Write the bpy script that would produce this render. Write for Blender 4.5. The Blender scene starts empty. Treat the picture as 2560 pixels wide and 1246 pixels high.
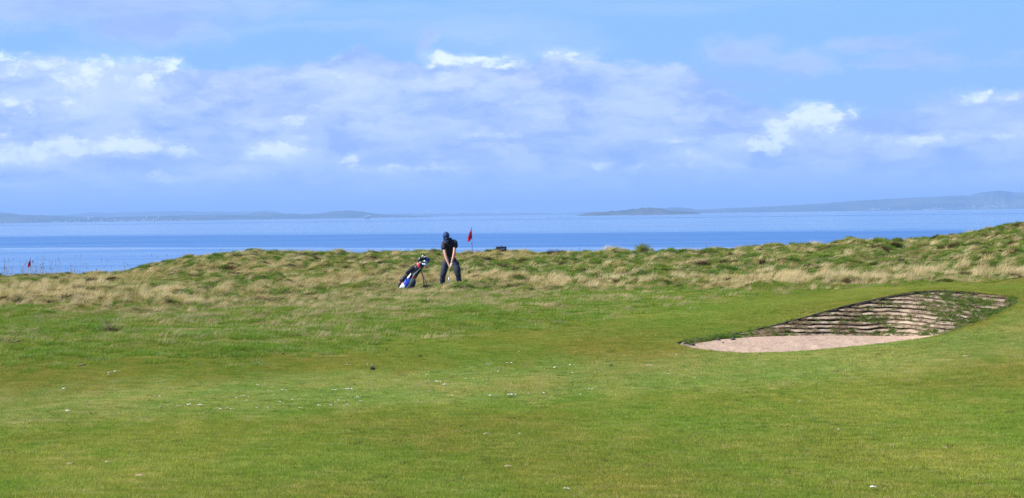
import bpy, bmesh, math, random
import numpy as np
from mathutils import Vector, Matrix
from mathutils.bvhtree import BVHTree
from mathutils.geometry import delaunay_2d_cdt

R = math.radians
sc = bpy.context.scene
COL = sc.collection

# ------------------------------------------------------------------ camera
F = 6044.0                      # focal length in pixels of the 2560-wide frame
EYE = 2.2
PITCH = math.atan(87.0 / F)
ROLL = 0.01406
fw = Vector((0, math.cos(PITCH), -math.sin(PITCH)))
r0 = Vector((1, 0, 0)); u0 = r0.cross(fw)
rt = r0 * math.cos(ROLL) - u0 * math.sin(ROLL)
up = u0 * math.cos(ROLL) + r0 * math.sin(ROLL)
cam_d = bpy.data.cameras.new('camera'); cam = bpy.data.objects.new('camera', cam_d)
COL.objects.link(cam); sc.camera = cam
cam_d.sensor_width = 36; cam_d.lens = 36 * F / 2560
cam_d.clip_start = 0.5; cam_d.clip_end = 120000
m = Matrix((( rt.x, up.x, -fw.x, 0), (rt.y, up.y, -fw.y, 0), (rt.z, up.z, -fw.z, EYE), (0, 0, 0, 1)))
cam.matrix_world = m
CAM = Vector((0, 0, EYE))
def ray(px, py): return (fw * F + rt * (px - 1280) + up * (623 - py)).normalized()
def P(px, py, Y):
    d = ray(px, py); return CAM + d * (Y / d.y)
def hor(px): return 554.0 - ROLL * px

# ------------------------------------------------------------------ sun, sky, exposure
SUN_EL = R(43); SUN_DIR = Vector((-0.985, -0.17, 0)).normalized()      # from the left, a little behind the camera
sd = Vector((SUN_DIR.x * math.cos(SUN_EL), SUN_DIR.y * math.cos(SUN_EL), math.sin(SUN_EL)))
sl = bpy.data.lights.new('sun', 'SUN'); sl.energy = 5.0; sl.angle = R(0.5); sl.color = (1.0, 0.955, 0.88)
so = bpy.data.objects.new('sun', sl); COL.objects.link(so)
so.rotation_euler = sd.to_track_quat('Z', 'Y').to_euler()
sc.view_settings.view_transform = 'Standard'; sc.view_settings.look = 'None'
sc.view_settings.exposure = 0.85; sc.view_settings.gamma = 1.0
sc.cycles.use_denoising = True; sc.cycles.denoising_prefilter = 'NONE'
sc.cycles.max_bounces = 6; sc.cycles.diffuse_bounces = 2; sc.cycles.glossy_bounces = 2
sc.cycles.transmission_bounces = 3; sc.cycles.transparent_max_bounces = 8; sc.cycles.volume_bounces = 0
sc.cycles.caustics_reflective = False; sc.cycles.caustics_refractive = False

class NT:
    """tiny helper for node trees"""
    def __init__(s, nt): s.nt = nt
    def n(s, t, **k):
        nd = s.nt.nodes.new(t)
        for a, b in k.items(): setattr(nd, a, b)
        return nd
    def setin(s, nd, i, v):
        if v is None: return
        if hasattr(v, 'is_output'): s.nt.links.new(v, nd.inputs[i])
        else: nd.inputs[i].default_value = v
    def math(s, op, a, b=None, c=None, clamp=False):
        nd = s.n('ShaderNodeMath', operation=op, use_clamp=clamp)
        s.setin(nd, 0, a); s.setin(nd, 1, b)
        if c is not None: s.setin(nd, 2, c)
        return nd.outputs[0]
    def vm(s, op, a, b=None, c=None):
        nd = s.n('ShaderNodeVectorMath', operation=op)
        s.setin(nd, 0, a); s.setin(nd, 1, b)
        if c is not None: s.setin(nd, 2, c)
        return nd.outputs['Value' if op in ('LENGTH', 'DOT_PRODUCT', 'DISTANCE') else 'Vector']
    def comb(s, x, y, z=0.0):
        nd = s.n('ShaderNodeCombineXYZ'); s.setin(nd, 0, x); s.setin(nd, 1, y); s.setin(nd, 2, z); return nd.outputs[0]
    def noise(s, vec, scale=1, detail=4, rough=0.55, dist=0.0, out='Fac', lac=2.0):
        nd = s.n('ShaderNodeTexNoise'); s.setin(nd, 'Vector', vec); nd.inputs['Scale'].default_value = scale
        nd.inputs['Detail'].default_value = detail; nd.inputs['Roughness'].default_value = rough
        nd.inputs['Distortion'].default_value = dist; nd.inputs['Lacunarity'].default_value = lac
        return nd.outputs[out]
    def mr(s, v, a, b, c=0.0, d=1.0, smooth=True):
        nd = s.n('ShaderNodeMapRange', interpolation_type='SMOOTHSTEP' if smooth else 'LINEAR')
        s.setin(nd, 0, v); s.setin(nd, 1, a); s.setin(nd, 2, b); s.setin(nd, 3, c); s.setin(nd, 4, d); return nd.outputs[0]
    def mix(s, f, a, b, bt='MIX'):
        nd = s.n('ShaderNodeMix', data_type='RGBA', blend_type=bt); nd.clamp_factor = True
        for i, v in ((0, f), (6, a), (7, b)):
            if isinstance(v, tuple) and len(v) == 3: v = (*v, 1)
            s.setin(nd, i, v)
        return nd.outputs[2]
    def ramp(s, f, stops, interp='LINEAR'):
        nd = s.n('ShaderNodeValToRGB'); cr = nd.color_ramp; cr.interpolation = interp
        while len(cr.elements) < len(stops): cr.elements.new(0.5)
        for e, (p, c) in zip(cr.elements, stops):
            e.position = p; e.color = (*c, 1) if isinstance(c, tuple) else (c, c, c, 1)
        s.setin(nd, 0, f); return nd.outputs[0]

# the sky: physical sky with clouds laid out by compass bearing and elevation
w = bpy.data.worlds.new('World'); sc.world = w; w.use_nodes = True
w.cycles.sampling_method = 'MANUAL'; w.cycles.sample_map_resolution = 512
T = NT(w.node_tree); bgn = w.node_tree.nodes['Background']
sky = T.n('ShaderNodeTexSky', sky_type='NISHITA'); sky.sun_disc = False
sky.sun_elevation = SUN_EL; sky.sun_rotation = math.atan2(sd.x, sd.y)
sky.air_density = 1.0; sky.dust_density = 0.35; sky.ozone_density = 1.6
SKYK = 0.105
bgn.inputs[1].default_value = SKYK
tc = T.n('ShaderNodeTexCoord'); sp = T.n('ShaderNodeSeparateXYZ'); T.setin(sp, 0, tc.outputs['Generated'])
az = T.math('MULTIPLY', T.math('ARCTAN2', sp.outputs[0], sp.outputs[1]), F)
el = T.math('MULTIPLY', T.math('ARCSINE', sp.outputs[2]), F)
PV = T.comb(az, el, 0.0)                       # sixths of a milliradian
W1 = T.noise(T.vm('MULTIPLY', PV, (1/150, 1/70, 1)), 1, 5, 0.6, out='Color')
W2 = T.noise(T.vm('MULTIPLY', PV, (1/38, 1/22, 1)), 1, 4, 0.62, out='Color')
off = T.vm('MULTIPLY', T.vm('SUBTRACT', W1, (.5, .5, .5)), (230, 95, 0))
off2 = T.vm('MULTIPLY', T.vm('SUBTRACT', W2, (.5, .5, .5)), (60, 34, 0))
PW = T.vm('ADD', T.vm('ADD', PV, off), off2)
PS = T.vm('ADD', PV, T.vm('MULTIPLY', off, (.8, .8, 0)))
def sk(px, row): return (px - 1280.0, hor(px) - row)
def puffs(lst, vec, sharp, edge=1.25):
    acc = None
    for px, row, rx, ry, a in lst:
        x, y = sk(px, row)
        v = T.vm('MULTIPLY_ADD', vec, (1/rx, 1/ry, 0), (-x/rx, -y/ry, 0))
        g = T.mr(T.vm('LENGTH', v), edge, sharp, 0.0, a)
        acc = g if acc is None else T.math('MAXIMUM', acc, g)
    return acc
# lavender bank: everything under a skyline that varies with bearing
tops = [(-400, 165), (0, 150), (200, 158), (480, 172), (640, 172), (820, 150), (900, 122), (1000, 150), (1150, 150), (1400, 150),
        (1640, 150), (1740, 175), (1800, 225), (1900, 262), (2130, 290), (2250, 280), (2370, 255), (2560, 235), (2900, 240)]
uu = T.math('DIVIDE', T.math('ADD', az, 1680.0), 3300.0)
topr = T.ramp(uu, [((p + 400) / 3300, (hor(p) - r_) / 600) for p, r_ in tops])
topv = T.math('MULTIPLY', topr, 600.0)
spw = T.n('ShaderNodeSeparateXYZ'); T.setin(spw, 0, PW)
bank = T.mr(T.math('SUBTRACT', topv, spw.outputs[1]), -5.0, 16.0)
n_open = T.noise(T.vm('MULTIPLY', PS, (1/420, 1/90, 1)), 1, 4, 0.55)
bank = T.math('MULTIPLY', bank, T.mr(n_open, 0.30, 0.60, 0.72, 0.98))
wisp = puffs([(340, 22, 360, 74, .9), (90, 30, 240, 62, .8), (410, 80, 200, 55, .95), (640, 20, 220, 40, .55), (1850, 140, 130, 45, .85), (2010, 165, 130, 38, .8),
              (2190, 118, 140, 24, .75), (2270, 155, 120, 24, .75), (1070, 110, 26, 42, .8), (2330, 98, 90, 14, .4), (2500, 150, 120, 12, .3), (1790, 215, 160, 24, .6),
              (2430, 275, 180, 40, .8)], PW, 0.25)
hiw = T.math('MULTIPLY', T.mr(T.noise(T.vm('MULTIPLY', PV, (1/900, 1/260, 1)), 1, 5, .55), .5, .7), T.mr(el, 620., 1200.))
cover = T.math('MAXIMUM', T.math('MAXIMUM', bank, wisp), T.math('MULTIPLY', hiw, .8))
# thin cirrus veil, upper middle
cir_l = puffs([(900, 70, 430, 20, .5), (1210, 78, 300, 56, .8), (1350, 120, 210, 60, .75), (1000, 30, 330, 28, .45), (700, 75, 200, 12, .5), (1700, 20, 500, 26, .35), (1330, 10, 300, 24, .4)], PS, 0.1)
cir_n = T.noise(T.vm('MULTIPLY', PS, (1/500, 1/36, 1)), 1, 5, 0.6)
cir = T.math('MULTIPLY', cir_l, T.mr(cir_n, .25, .7, .45, 1.0))
# sunlit heaps
lit_l = [(40, 150, 60, 15, .85), (130, 172, 110, 22, .7), (230, 192, 120, 50, .72), (190, 245, 90, 48, .6), (385, 205, 56, 52, .75), (300, 170, 90, 30, .7), (420, 175, 60, 22, .75), (60, 255, 70, 34, .7), (440, 160, 44, 14, .9),
             (150, 372, 180, 28, .72), (330, 368, 130, 28, .75), (70, 392, 110, 24, .65), (440, 375, 60, 22, .6), (700, 375, 68, 26, .95), (888, 395, 34, 20, .7), (742, 305, 80, 24, .5),
             (425, 440, 90, 14, .55), (620, 435, 80, 16, .4), (1000, 426, 120, 20, .55), (1100, 420, 60, 18, .55), (1165, 150, 96, 16, 1.), (1255, 163, 60, 9, .8), (1438, 150, 56, 18, .75),
             (850, 205, 70, 24, .45), (1050, 195, 130, 20, .45), (650, 180, 60, 20, .4), (1500, 412, 66, 20, .6), (1610, 418, 44, 12, .5), (1880, 358, 70, 20, .85), (1960, 332, 66, 30, 1.), (2005, 300, 44, 34, 1.), (2045, 305, 40, 28, .85), (2110, 290, 30, 18, .95),
             (2425, 248, 46, 22, .8), (2520, 255, 60, 20, .75), (2500, 290, 90, 14, .4), (2330, 350, 80, 18, .6), (2200, 345, 80, 14, .45), (1750, 402, 46, 18, .5), (1820, 425, 60, 14, .35), (1690, 355, 50, 14, .5), (1400, 245, 90, 20, .3), (2480, 340, 90, 14, .5),
             (1200, 330, 90, 20, .35), (60, 465, 90, 14, .3), (30, 335, 50, 16, .45)]
lit_l = [(a, b, c, d, min(1.05, e*1.3) if b > 290 else e) for a, b, c, d, e in lit_l]
lit = puffs(lit_l, PW, 0.1, 1.75)
lit_n = T.noise(T.vm('MULTIPLY', PV, (1/46, 1/30, 1)), 1, 7, 0.62)
crisp = T.mr(T.math('ADD', lit, T.math('MULTIPLY', T.math('SUBTRACT', lit_n, .5), 1.5)), .26, 1.05, 0, .80)
lit = T.math('MAXIMUM', T.math('MULTIPLY', crisp, T.mr(lit, 0.02, .30)), T.math('MULTIPLY', lit, .38))
# colour: radiance values divided by the background strength
def rad(c): return tuple(v * .80 / SKYK for v in c)
tone = T.noise(T.vm('MULTIPLY', PS, (1/230, 1/85, 1)), 1, 6, 0.6)
streak = T.noise(T.vm('MULTIPLY', PW, (1/120, 1/52, 1)), 1, 6, 0.65)
cl = T.mix(T.mr(tone, .34, .66), rad((.235, .345, .720)), rad((.490, .580, .840)))
cl = T.mix(T.mr(streak, .45, .78, 0, .55), cl, rad((.52, .60, .80)))
cl = T.mix(T.math('MULTIPLY', wisp, .75), cl, rad((.275, .385, .720)))
skyc = T.mix(1.0, sky.outputs[0], (.66, .80, 1.12), 'MULTIPLY')
lowk = T.mr(el, 1700., 560., 0.0, 1.0)
skyc = T.mix(T.math('MULTIPLY', lowk, .96), skyc, T.mix(T.mr(el, 20., 560.), rad((.250, .400, .700)), rad((.195, .385, .690))))
c1 = T.mix(cir, skyc, rad((.34, .48, .70)))
c2 = T.mix(T.math('MULTIPLY', cover, .97), c1, cl)
# near the horizon the bank thins into plain pale blue
c3 = T.mix(T.mr(el, 150., 5., 0.0, .8), c2, rad((.38, .53, .84)))
c4 = T.mix(T.math('MULTIPLY', lit, T.mr(el, 10., 110., .8, 1.0)), c3, rad((.78, .86, .97)))
w.node_tree.links.new(c4, bgn.inputs[0])

# ------------------------------------------------------------------ helpers
def tag(o, label=None, cat=None, group=None, kind=None):
    if label: o['label'] = label
    if cat: o['category'] = cat
    if group: o['group'] = group
    if kind: o['kind'] = kind
    return o
def mesh_np(name, v, faces_flat, sizes, mat=None, parent=None, smooth=False, attrs=None, link=True):
    me = bpy.data.meshes.new(name)
    v = np.asarray(v, np.float32); me.vertices.add(len(v)); me.vertices.foreach_set('co', v.ravel())
    sizes = np.asarray(sizes, np.int32); ff = np.asarray(faces_flat, np.int32).ravel()
    me.loops.add(len(ff)); me.loops.foreach_set('vertex_index', ff)
    me.polygons.add(len(sizes)); st = np.concatenate(([0], np.cumsum(sizes)[:-1])).astype(np.int32)
    me.polygons.foreach_set('loop_start', st)
    me.update(calc_edges=True); me.validate()
    me.polygons.foreach_set('use_smooth', np.full(len(me.polygons), smooth))
    for k, a in (attrs or {}).items():
        at = me.attributes.new(k, 'FLOAT', 'POINT'); at.data.foreach_set('value', np.asarray(a, np.float32))
    if mat: me.materials.append(mat)
    o = bpy.data.objects.new(name, me)
    if link: COL.objects.link(o)
    if parent: o.parent = parent
    return o
def bm_obj(name, bm, mat, parent=None, smooth=True, link=True):
    me = bpy.data.meshes.new(name); bmesh.ops.recalc_face_normals(bm, faces=bm.faces); bm.to_mesh(me); bm.free()
    for p in me.polygons: p.use_smooth = smooth
    if mat: me.materials.append(mat)
    o = bpy.data.objects.new(name, me)
    if link: COL.objects.link(o)
    if parent: o.parent = parent
    return o
def empty(name, loc, rz=0):
    o = bpy.data.objects.new(name, None); COL.objects.link(o); o.location = loc; o.rotation_euler = (0, 0, rz); o.empty_display_size = .2
    return o
def box(bm, c, s, rot=None):
    M = Matrix.Translation(Vector(c)) @ (rot.to_4x4() if rot else Matrix()) @ Matrix.Diagonal((*s, 1))
    return bmesh.ops.create_cube(bm, size=1, matrix=M)
def tube(bm, pts, rad_, seg=8, cap=True):
    pts = [Vector(p) for p in pts]; n = len(pts)
    rr = rad_ if isinstance(rad_, (list, tuple)) else [rad_] * n
    rings = []
    for i, p in enumerate(pts):
        t = (pts[min(i+1, n-1)] - pts[max(i-1, 0)]).normalized()
        a = t.orthogonal().normalized() if i == 0 else (a - t * a.dot(t)).normalized()
        b = t.cross(a)
        rings.append([bm.verts.new(p + (a * math.cos(k*2*math.pi/seg) + b * math.sin(k*2*math.pi/seg)) * rr[i]) for k in range(seg)])
    for i in range(n-1):
        for k in range(seg):
            bm.faces.new((rings[i][k], rings[i][(k+1) % seg], rings[i+1][(k+1) % seg], rings[i+1][k]))
    if cap:
        bm.faces.new(rings[0][::-1]); bm.faces.new(rings[-1])
def blob(bm, c, s, rot=None, u=14, v=9, nz=0.0, seed=0):
    M = Matrix.Translation(Vector(c)) @ (rot.to_4x4() if rot else Matrix()) @ Matrix.Diagonal((*s, 1))
    r_ = bmesh.ops.create_uvsphere(bm, u_segments=u, v_segments=v, radius=1, matrix=M)
    if nz:
        rg = random.Random(seed)
        for vv in r_['verts']: vv.co = Vector(c) + (vv.co - Vector(c)) * (1 + nz * rg.uniform(-1, 1))

# numpy noise
def _h(ix, iy, s):
    n = (ix.astype(np.int64) * 374761393 + iy.astype(np.int64) * 668265263 + s * 1442695041) & 0xffffffff
    n = ((n ^ (n >> 13)) * 1274126177) & 0xffffffff
    n = n ^ (n >> 16)
    return (n & 0xffffff) / float(0x1000000)
def vn(x, y, s=0):
    x = np.asarray(x, float); y = np.asarray(y, float)
    ix = np.floor(x); iy = np.floor(y); fx = x - ix; fy = y - iy
    fx = fx*fx*(3-2*fx); fy = fy*fy*(3-2*fy)
    a = _h(ix, iy, s); b = _h(ix+1, iy, s); c = _h(ix, iy+1, s); d = _h(ix+1, iy+1, s)
    return (a*(1-fx)+b*fx)*(1-fy) + (c*(1-fx)+d*fx)*fy
def fbm(x, y, s=0, o=4):
    t = 0; a = .5; tot = 0
    for i in range(o):
        t = t + a*vn(x, y, s+i*17); tot += a; a *= .5; x = np.asarray(x)*2.03+5.1; y = np.asarray(y)*2.03+1.7
    return t / tot
def lumps(x, y, cell, s, rmin=.35, rmax=.75, keep=.7):
    """rounded tussock bumps scattered on a jittered grid"""
    x = np.asarray(x, float)/cell; y = np.asarray(y, float)/cell
    ix = np.floor(x); iy = np.floor(y); out = np.zeros_like(x)
    for dx in (-1, 0, 1):
        for dy in (-1, 0, 1):
            cx = ix+dx; cy = iy+dy
            px = cx + _h(cx, cy, s); py = cy + _h(cx, cy, s+1); r_ = rmin + (rmax-rmin)*_h(cx, cy, s+2)
            on = (_h(cx, cy, s+3) < keep) * (0.4 + .6*_h(cx, cy, s+4))
            d2 = ((x-px)**2+(y-py)**2)/r_**2
            out = np.maximum(out, on*np.clip(1-d2, 0, 1)**1.2)
    return out
def sst(a, b, x):
    t = np.clip((x-a)/(b-a), 0, 1); return t*t*(3-2*t)

# ------------------------------------------------------------------ materials
def new_mat(name):
    mt = bpy.data.materials.new(name); mt.use_nodes = True
    t = NT(mt.node_tree); b = mt.node_tree.nodes['Principled BSDF']; return mt, t, b
def simple(name, col, rough=.6, metal=0., var=.12, scale=30., bump=0.0, spec=None):
    mt, t, b = new_mat(name)
    g = t.n('ShaderNodeTexCoord').outputs['Object']
    n = t.noise(g, scale, 4, .6)
    c = t.mix(n, tuple(max(0, v*(1-var*2)) for v in col), tuple(min(1, v*(1+var*2)) for v in col))
    t.setin(b, 'Base Color', c); b.inputs['Roughness'].default_value = rough; b.inputs['Metallic'].default_value = metal
    if spec is not None: b.inputs['Specular IOR Level'].default_value = spec
    if bump:
        bp = t.n('ShaderNodeBump'); bp.inputs['Strength'].default_value = bump; bp.inputs['Distance'].default_value = .01
        t.setin(bp, 'Height', n); t.setin(b, 'Normal', bp.outputs[0])
    return mt
def wpos(t):
    return t.n('ShaderNodeNewGeometry').outputs['Position']
def grass_mat(name, stops, patchA, patchB, pscale=(.25, .12), trans=.3, band=False, bright=1.0):
    """blades: colour by blade (attribute tint), drifting with broad patches of the ground they grow on"""
    mt = bpy.data.materials.new(name); mt.use_nodes = True; t = NT(mt.node_tree); nt = mt.node_tree
    nt.nodes.remove(nt.nodes['Principled BSDF'])
    at = t.n('ShaderNodeAttribute', attribute_name='tint').outputs['Fac']
    rnd = t.n('ShaderNodeObjectInfo').outputs['Random']
    f = t.math('ADD', t.math('MULTIPLY', at, .62), t.math('MULTIPLY', rnd, .38))
    c = t.ramp(f, stops)
    p = wpos(t)
    n1 = t.noise(t.vm('MULTIPLY', p, (pscale[0], pscale[1], 0)), 1, 5, .6)
    n2 = t.noise(t.vm('MULTIPLY', p, (pscale[0]*4.2, pscale[1]*3.2, 0)), 1, 5, .65)
    k = t.mr(t.math('ADD', t.math('MULTIPLY', n1, .6), t.math('MULTIPLY', n2, .4)), .38, .62)
    c = t.mix(1.0, c, t.mix(k, patchA, patchB), 'MULTIPLY')
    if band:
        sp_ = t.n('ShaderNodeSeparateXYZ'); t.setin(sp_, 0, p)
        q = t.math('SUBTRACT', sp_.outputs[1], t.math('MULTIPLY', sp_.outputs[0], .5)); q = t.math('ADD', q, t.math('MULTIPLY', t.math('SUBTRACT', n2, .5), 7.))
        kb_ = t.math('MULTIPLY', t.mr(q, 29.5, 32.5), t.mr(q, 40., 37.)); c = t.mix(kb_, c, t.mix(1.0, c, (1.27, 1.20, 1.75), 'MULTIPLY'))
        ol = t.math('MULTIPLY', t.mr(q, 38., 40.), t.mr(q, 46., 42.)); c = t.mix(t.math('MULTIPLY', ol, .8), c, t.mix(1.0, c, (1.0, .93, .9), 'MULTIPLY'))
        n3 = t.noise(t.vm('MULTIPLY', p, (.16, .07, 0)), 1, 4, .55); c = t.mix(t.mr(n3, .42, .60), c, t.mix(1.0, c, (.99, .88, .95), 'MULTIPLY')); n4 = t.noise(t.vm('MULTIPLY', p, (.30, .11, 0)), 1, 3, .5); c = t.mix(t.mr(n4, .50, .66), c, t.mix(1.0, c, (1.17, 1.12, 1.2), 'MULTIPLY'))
    hs = t.n('ShaderNodeHueSaturation'); t.setin(hs, 'Color', c); hs.inputs['Value'].default_value = bright
    d = t.n('ShaderNodeBsdfDiffuse'); t.setin(d, 0, hs.outputs[0])
    tr = t.n('ShaderNodeBsdfTranslucent'); t.setin(tr, 0, hs.outputs[0])
    mx = t.n('ShaderNodeMixShader'); mx.inputs[0].default_value = trans
    nt.links.new(d.outputs[0], mx.inputs[1]); nt.links.new(tr.outputs[0], mx.inputs[2])
    nt.links.new(mx.outputs[0], nt.nodes['Material Output'].inputs[0])
    return mt

# ------------------------------------------------------------------ terrain heights
LP = np.array([-3000, 0, 800, 1400, 1700, 1900, 2100, 2300, 2560, 2900, 6000], float)
LY = np.array([-60, 12, 18, 25, 33, 38, 40.4, 42.5, 45, 47, 52, 58, 65, 500], float)
LZ = np.array([
 [-.05]*11,
 [-.05]*11,
 [-.05, -.05, -.05, -.05, -.05, -.05, -.04, -.02, .0, .04, .2],
 [-.12, -.12, -.12, -.12, -.12, -.11, -.10, -.08, -.04, .05, .3],
 [-.25, -.25, -.22, -.20, -.18, -.17, -.15, -.12, -.02, .12, .5],
 [-.20, -.20, -.20, -.18, -.16, -.15, -.13, -.08, .06, .22, .7],
 [-.10, -.10, -.12, -.12, -.13, -.14, -.11, -.05, .18, .35, .9],
 [-.04, -.04, -.06, -.07, -.05, -.04, -.0, .1, .32, .5, 1.],
 [.0, .0, -.02, -.02, .08, .2, .36, .6, .50, .66, 1.1],
 [.0, .0, .0, .0, .1, .25, .42, .66, .58, .72, 1.1],
 [.0, .0, .0, .0, .08, .2, .34, .5, .52, .66, 1.1],
 [.0, .0, .0, .0, .04, .12, .24, .40, .45, .6, 1.1],
 [.0, .0, .0, .0, .0, .05, .15, .32, .42, .6, 1.1],
 [.0, .0, .0, .0, .0, .05, .15, .32, .42, .6, 1.1]])
def lawn_z(px, Y):
    i = np.clip(np.searchsorted(LP, px) - 1, 0, len(LP)-2); j = np.clip(np.searchsorted(LY, Y) - 1, 0, len(LY)-2)
    a = np.clip((px-LP[i])/(LP[i+1]-LP[i]), 0, 1); b = np.clip((Y-LY[j])/(LY[j+1]-LY[j]), 0, 1)
    return (LZ[j, i]*(1-a)+LZ[j, i+1]*a)*(1-b) + (LZ[j+1, i]*(1-a)+LZ[j+1, i+1]*a)*b
CREST = [(-800, 690), (0, 686), (180, 684), (250, 679), (300, 682), (345, 668), (420, 650), (520, 632), (650, 627), (850, 630), (1000, 625), (1140, 628), (1280, 629),
         (1600, 629), (1760, 626), (1900, 613), (2100, 606), (2300, 595), (2400, 580), (2560, 559), (2760, 535), (4500, 480)]
CY = [(-800, 102), (280, 102), (420, 94), (1300, 93), (1900, 88), (2560, 80), (4500, 78)]
CF = [(-800, 74), (1300, 74), (1900, 68), (2560, 62), (4500, 60)]
cpx = np.array([a for a, b in CREST], float); crw = np.array([b+13 for a, b in CREST], float)
def H0(x, Y):
    """smooth large-scale height"""
    x = np.asarray(x, float); Y = np.asarray(Y, float)
    Ys = np.maximum(Y, 12.)
    px = x/Ys*F + 1280
    z = 0
    for dp, dy in ((0, 0), (60, 0), (-60, 0), (0, 1.0), (0, -1.0), (45, .8), (-45, -.8)):
        z = z + lawn_z(px+dp, Y+dy)
    z = z/7
    yc = np.interp(px, *zip(*CY)); yf = np.interp(px, *zip(*CF))
    cr = (np.interp(px-25, cpx, crw)+np.interp(px, cpx, crw)+np.interp(px+25, cpx, crw))/3
    zc = EYE - (cr - (554.0-ROLL*px))/F*yc
    t = np.clip((Y-yf)/(yc-yf), 0, 1)
    s = .55*(t*t*(3-2*t)) + .45*np.sin(t*math.pi/2)**1.0*t
    z = z*(1-s) + zc*s
    dn = np.clip(Y-yc, 0, None)
    z = z - .012*dn**1.5 * np.clip(1-(dn-20)/200, .3, 1)
    z = np.maximum(z, -9.0)
    return z
BND = [(-800, 765), (0, 770), (380, 790), (640, 768), (1000, 742), (1300, 727), (1700, 724), (2000, 727), (2250, 711), (2560, 706), (4000, 700)]
def yb(px):
    """distance at which the mown grass gives way to the rough"""
    r_ = np.interp(px, *zip(*BND)); zz = np.interp(px, [0, 1700, 2000, 2250, 2560], [0, 0, .14, .38, .44])
    return (EYE - zz)/((r_ - (554-ROLL*px))/F)
def rough_k(x, Y):
    px = np.asarray(x)/np.maximum(Y, 12)*F+1280
    d = Y - yb(px) + (fbm(np.asarray(x)*.35, np.asarray(Y)*.16, 91)-.5)*9
    return sst(-3.5, 4.0, d)
def semi_k(x, Y):
    px = np.asarray(x)/np.maximum(Y, 12)*F+1280
    y0 = np.interp(px, [0, 600, 1000, 1500, 1900, 2600], [39.5, 41, 44, 50, 58, 60])
    return sst(-2.5, 2.5, Y-y0+(fbm(np.asarray(x)*.3, np.asarray(Y)*.12, 71)-.5)*7)*np.interp(px, [0, 1100, 1700], [1, .9, .25])
def H(x, Y):
    x = np.asarray(x, float); Y = np.asarray(Y, float)
    rk = rough_k(x, Y); sk_ = semi_k(x, Y)
    z = H0(x, Y) + (fbm(x*.16, Y*.11, 5, 3)-.5)*.14 + (fbm(x*1.1, Y*.5, 6, 3)-.5)*(.008+.09*sk_)
    z = z + rk*(lumps(x, Y, 1.15, 11)*.19 + lumps(x, Y, .6, 23)*.10 + (fbm(x*.5, Y*.35, 8)-.5)*.30)
    z = z + sk_*(1-rk)*lumps(x, Y, 1.6, 31, keep=.45)*.12
    # wobble of the skyline itself
    return z

# bunker outline, as (pixel column, row, distance) turned into points of the ground
NEAR = [(1690, 857, 41.6), (1702, 864, 41.1), (1725, 869, 40.7), (1760, 875, 40.3), (1810, 880, 40.0), (1860, 883, 39.9), (1920, 882, 39.9), (1980, 880, 40.0), (2040, 876, 40.2),
        (2100, 870, 40.5), (2175, 863, 40.9), (2250, 854, 41.3), (2300, 847, 41.7), (2345, 839, 42.1), (2400, 822, 42.5), (2450, 804, 42.9), (2500, 784, 43.4), (2530, 767, 43.9), (2544, 755, 44.4)]
BACK = [(1712, 852, 42.3), (1740, 849, 42.7), (1800, 841, 43.3), (1860, 830, 43.8), (1920, 817, 44.1), (2000, 796, 44.4), (2060, 779, 44.6), (2120, 763, 44.8), (2200, 745, 45.0), (2250, 736, 45.2), (2300, 729, 45.3),
        (2340, 727, 45.4), (2400, 730, 45.4), (2450, 734, 45.3), (2500, 739, 45.1), (2535, 745, 44.8)]
def dens(lst, k=6):
    out = []
    for a, b in zip(lst[:-1], lst[1:]):
        for i in range(k): out.append(tuple(a[j]+(b[j]-a[j])*i/k for j in range(3)))
    return out + [lst[-1]]
rim_px = dens(NEAR, 5) + dens([NEAR[-1]] + BACK[::-1] + [NEAR[0]], 5)[1:-1]
rim_s = []
for k, q in enumerate(rim_px):
    jit = 1.6*(vn(np.array([k*.55]), np.array([0.]), 3)[0]-.5) + .8*(vn(np.array([k*1.7]), np.array([0.]), 4)[0]-.5)
    rim_s.append(P(q[0], q[1]+jit, q[2]))
RIM = np.array([tuple(p) for p in rim_s])
def rim_dist(x, Y):
    """distance to the rim, height of the nearest rim point, inside flag"""
    x = np.atleast_1d(x); Y = np.atleast_1d(Y)
    a = RIM; b = np.roll(RIM, -1, 0); best = np.full(x.shape, 1e9); bz = np.zeros(x.shape); ins = np.zeros(x.shape, bool)
    for i in range(len(a)):
        ex, ey = b[i, 0]-a[i, 0], b[i, 1]-a[i, 1]
        t = np.clip(((x-a[i, 0])*ex+(Y-a[i, 1])*ey)/(ex*ex+ey*ey), 0, 1)
        d = np.hypot(x-a[i, 0]-t*ex, Y-a[i, 1]-t*ey)
        k = d < best; best = np.where(k, d, best); bz = np.where(k, a[i, 2]+t*(b[i, 2]-a[i, 2]), bz)
        c = ((a[i, 1] > Y) != (b[i, 1] > Y)) & (x < ex*(Y-a[i, 1])/(ey if ey else 1e-9)+a[i, 0])
        ins ^= c
    return best, bz, ins
def HG(x, Y):
    x = np.atleast_1d(np.asarray(x, float)); Y = np.atleast_1d(np.asarray(Y, float))
    z = H(x, Y)
    k = (Y > 34) & (Y < 52) & (x > -1) & (x < 14)
    if k.any():
        d, bz, ins = rim_dist(x[k], Y[k]); wgt = np.exp(-(d/.85)**2); z[k] = z[k]*(1-wgt)+bz*wgt
    return z

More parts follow.
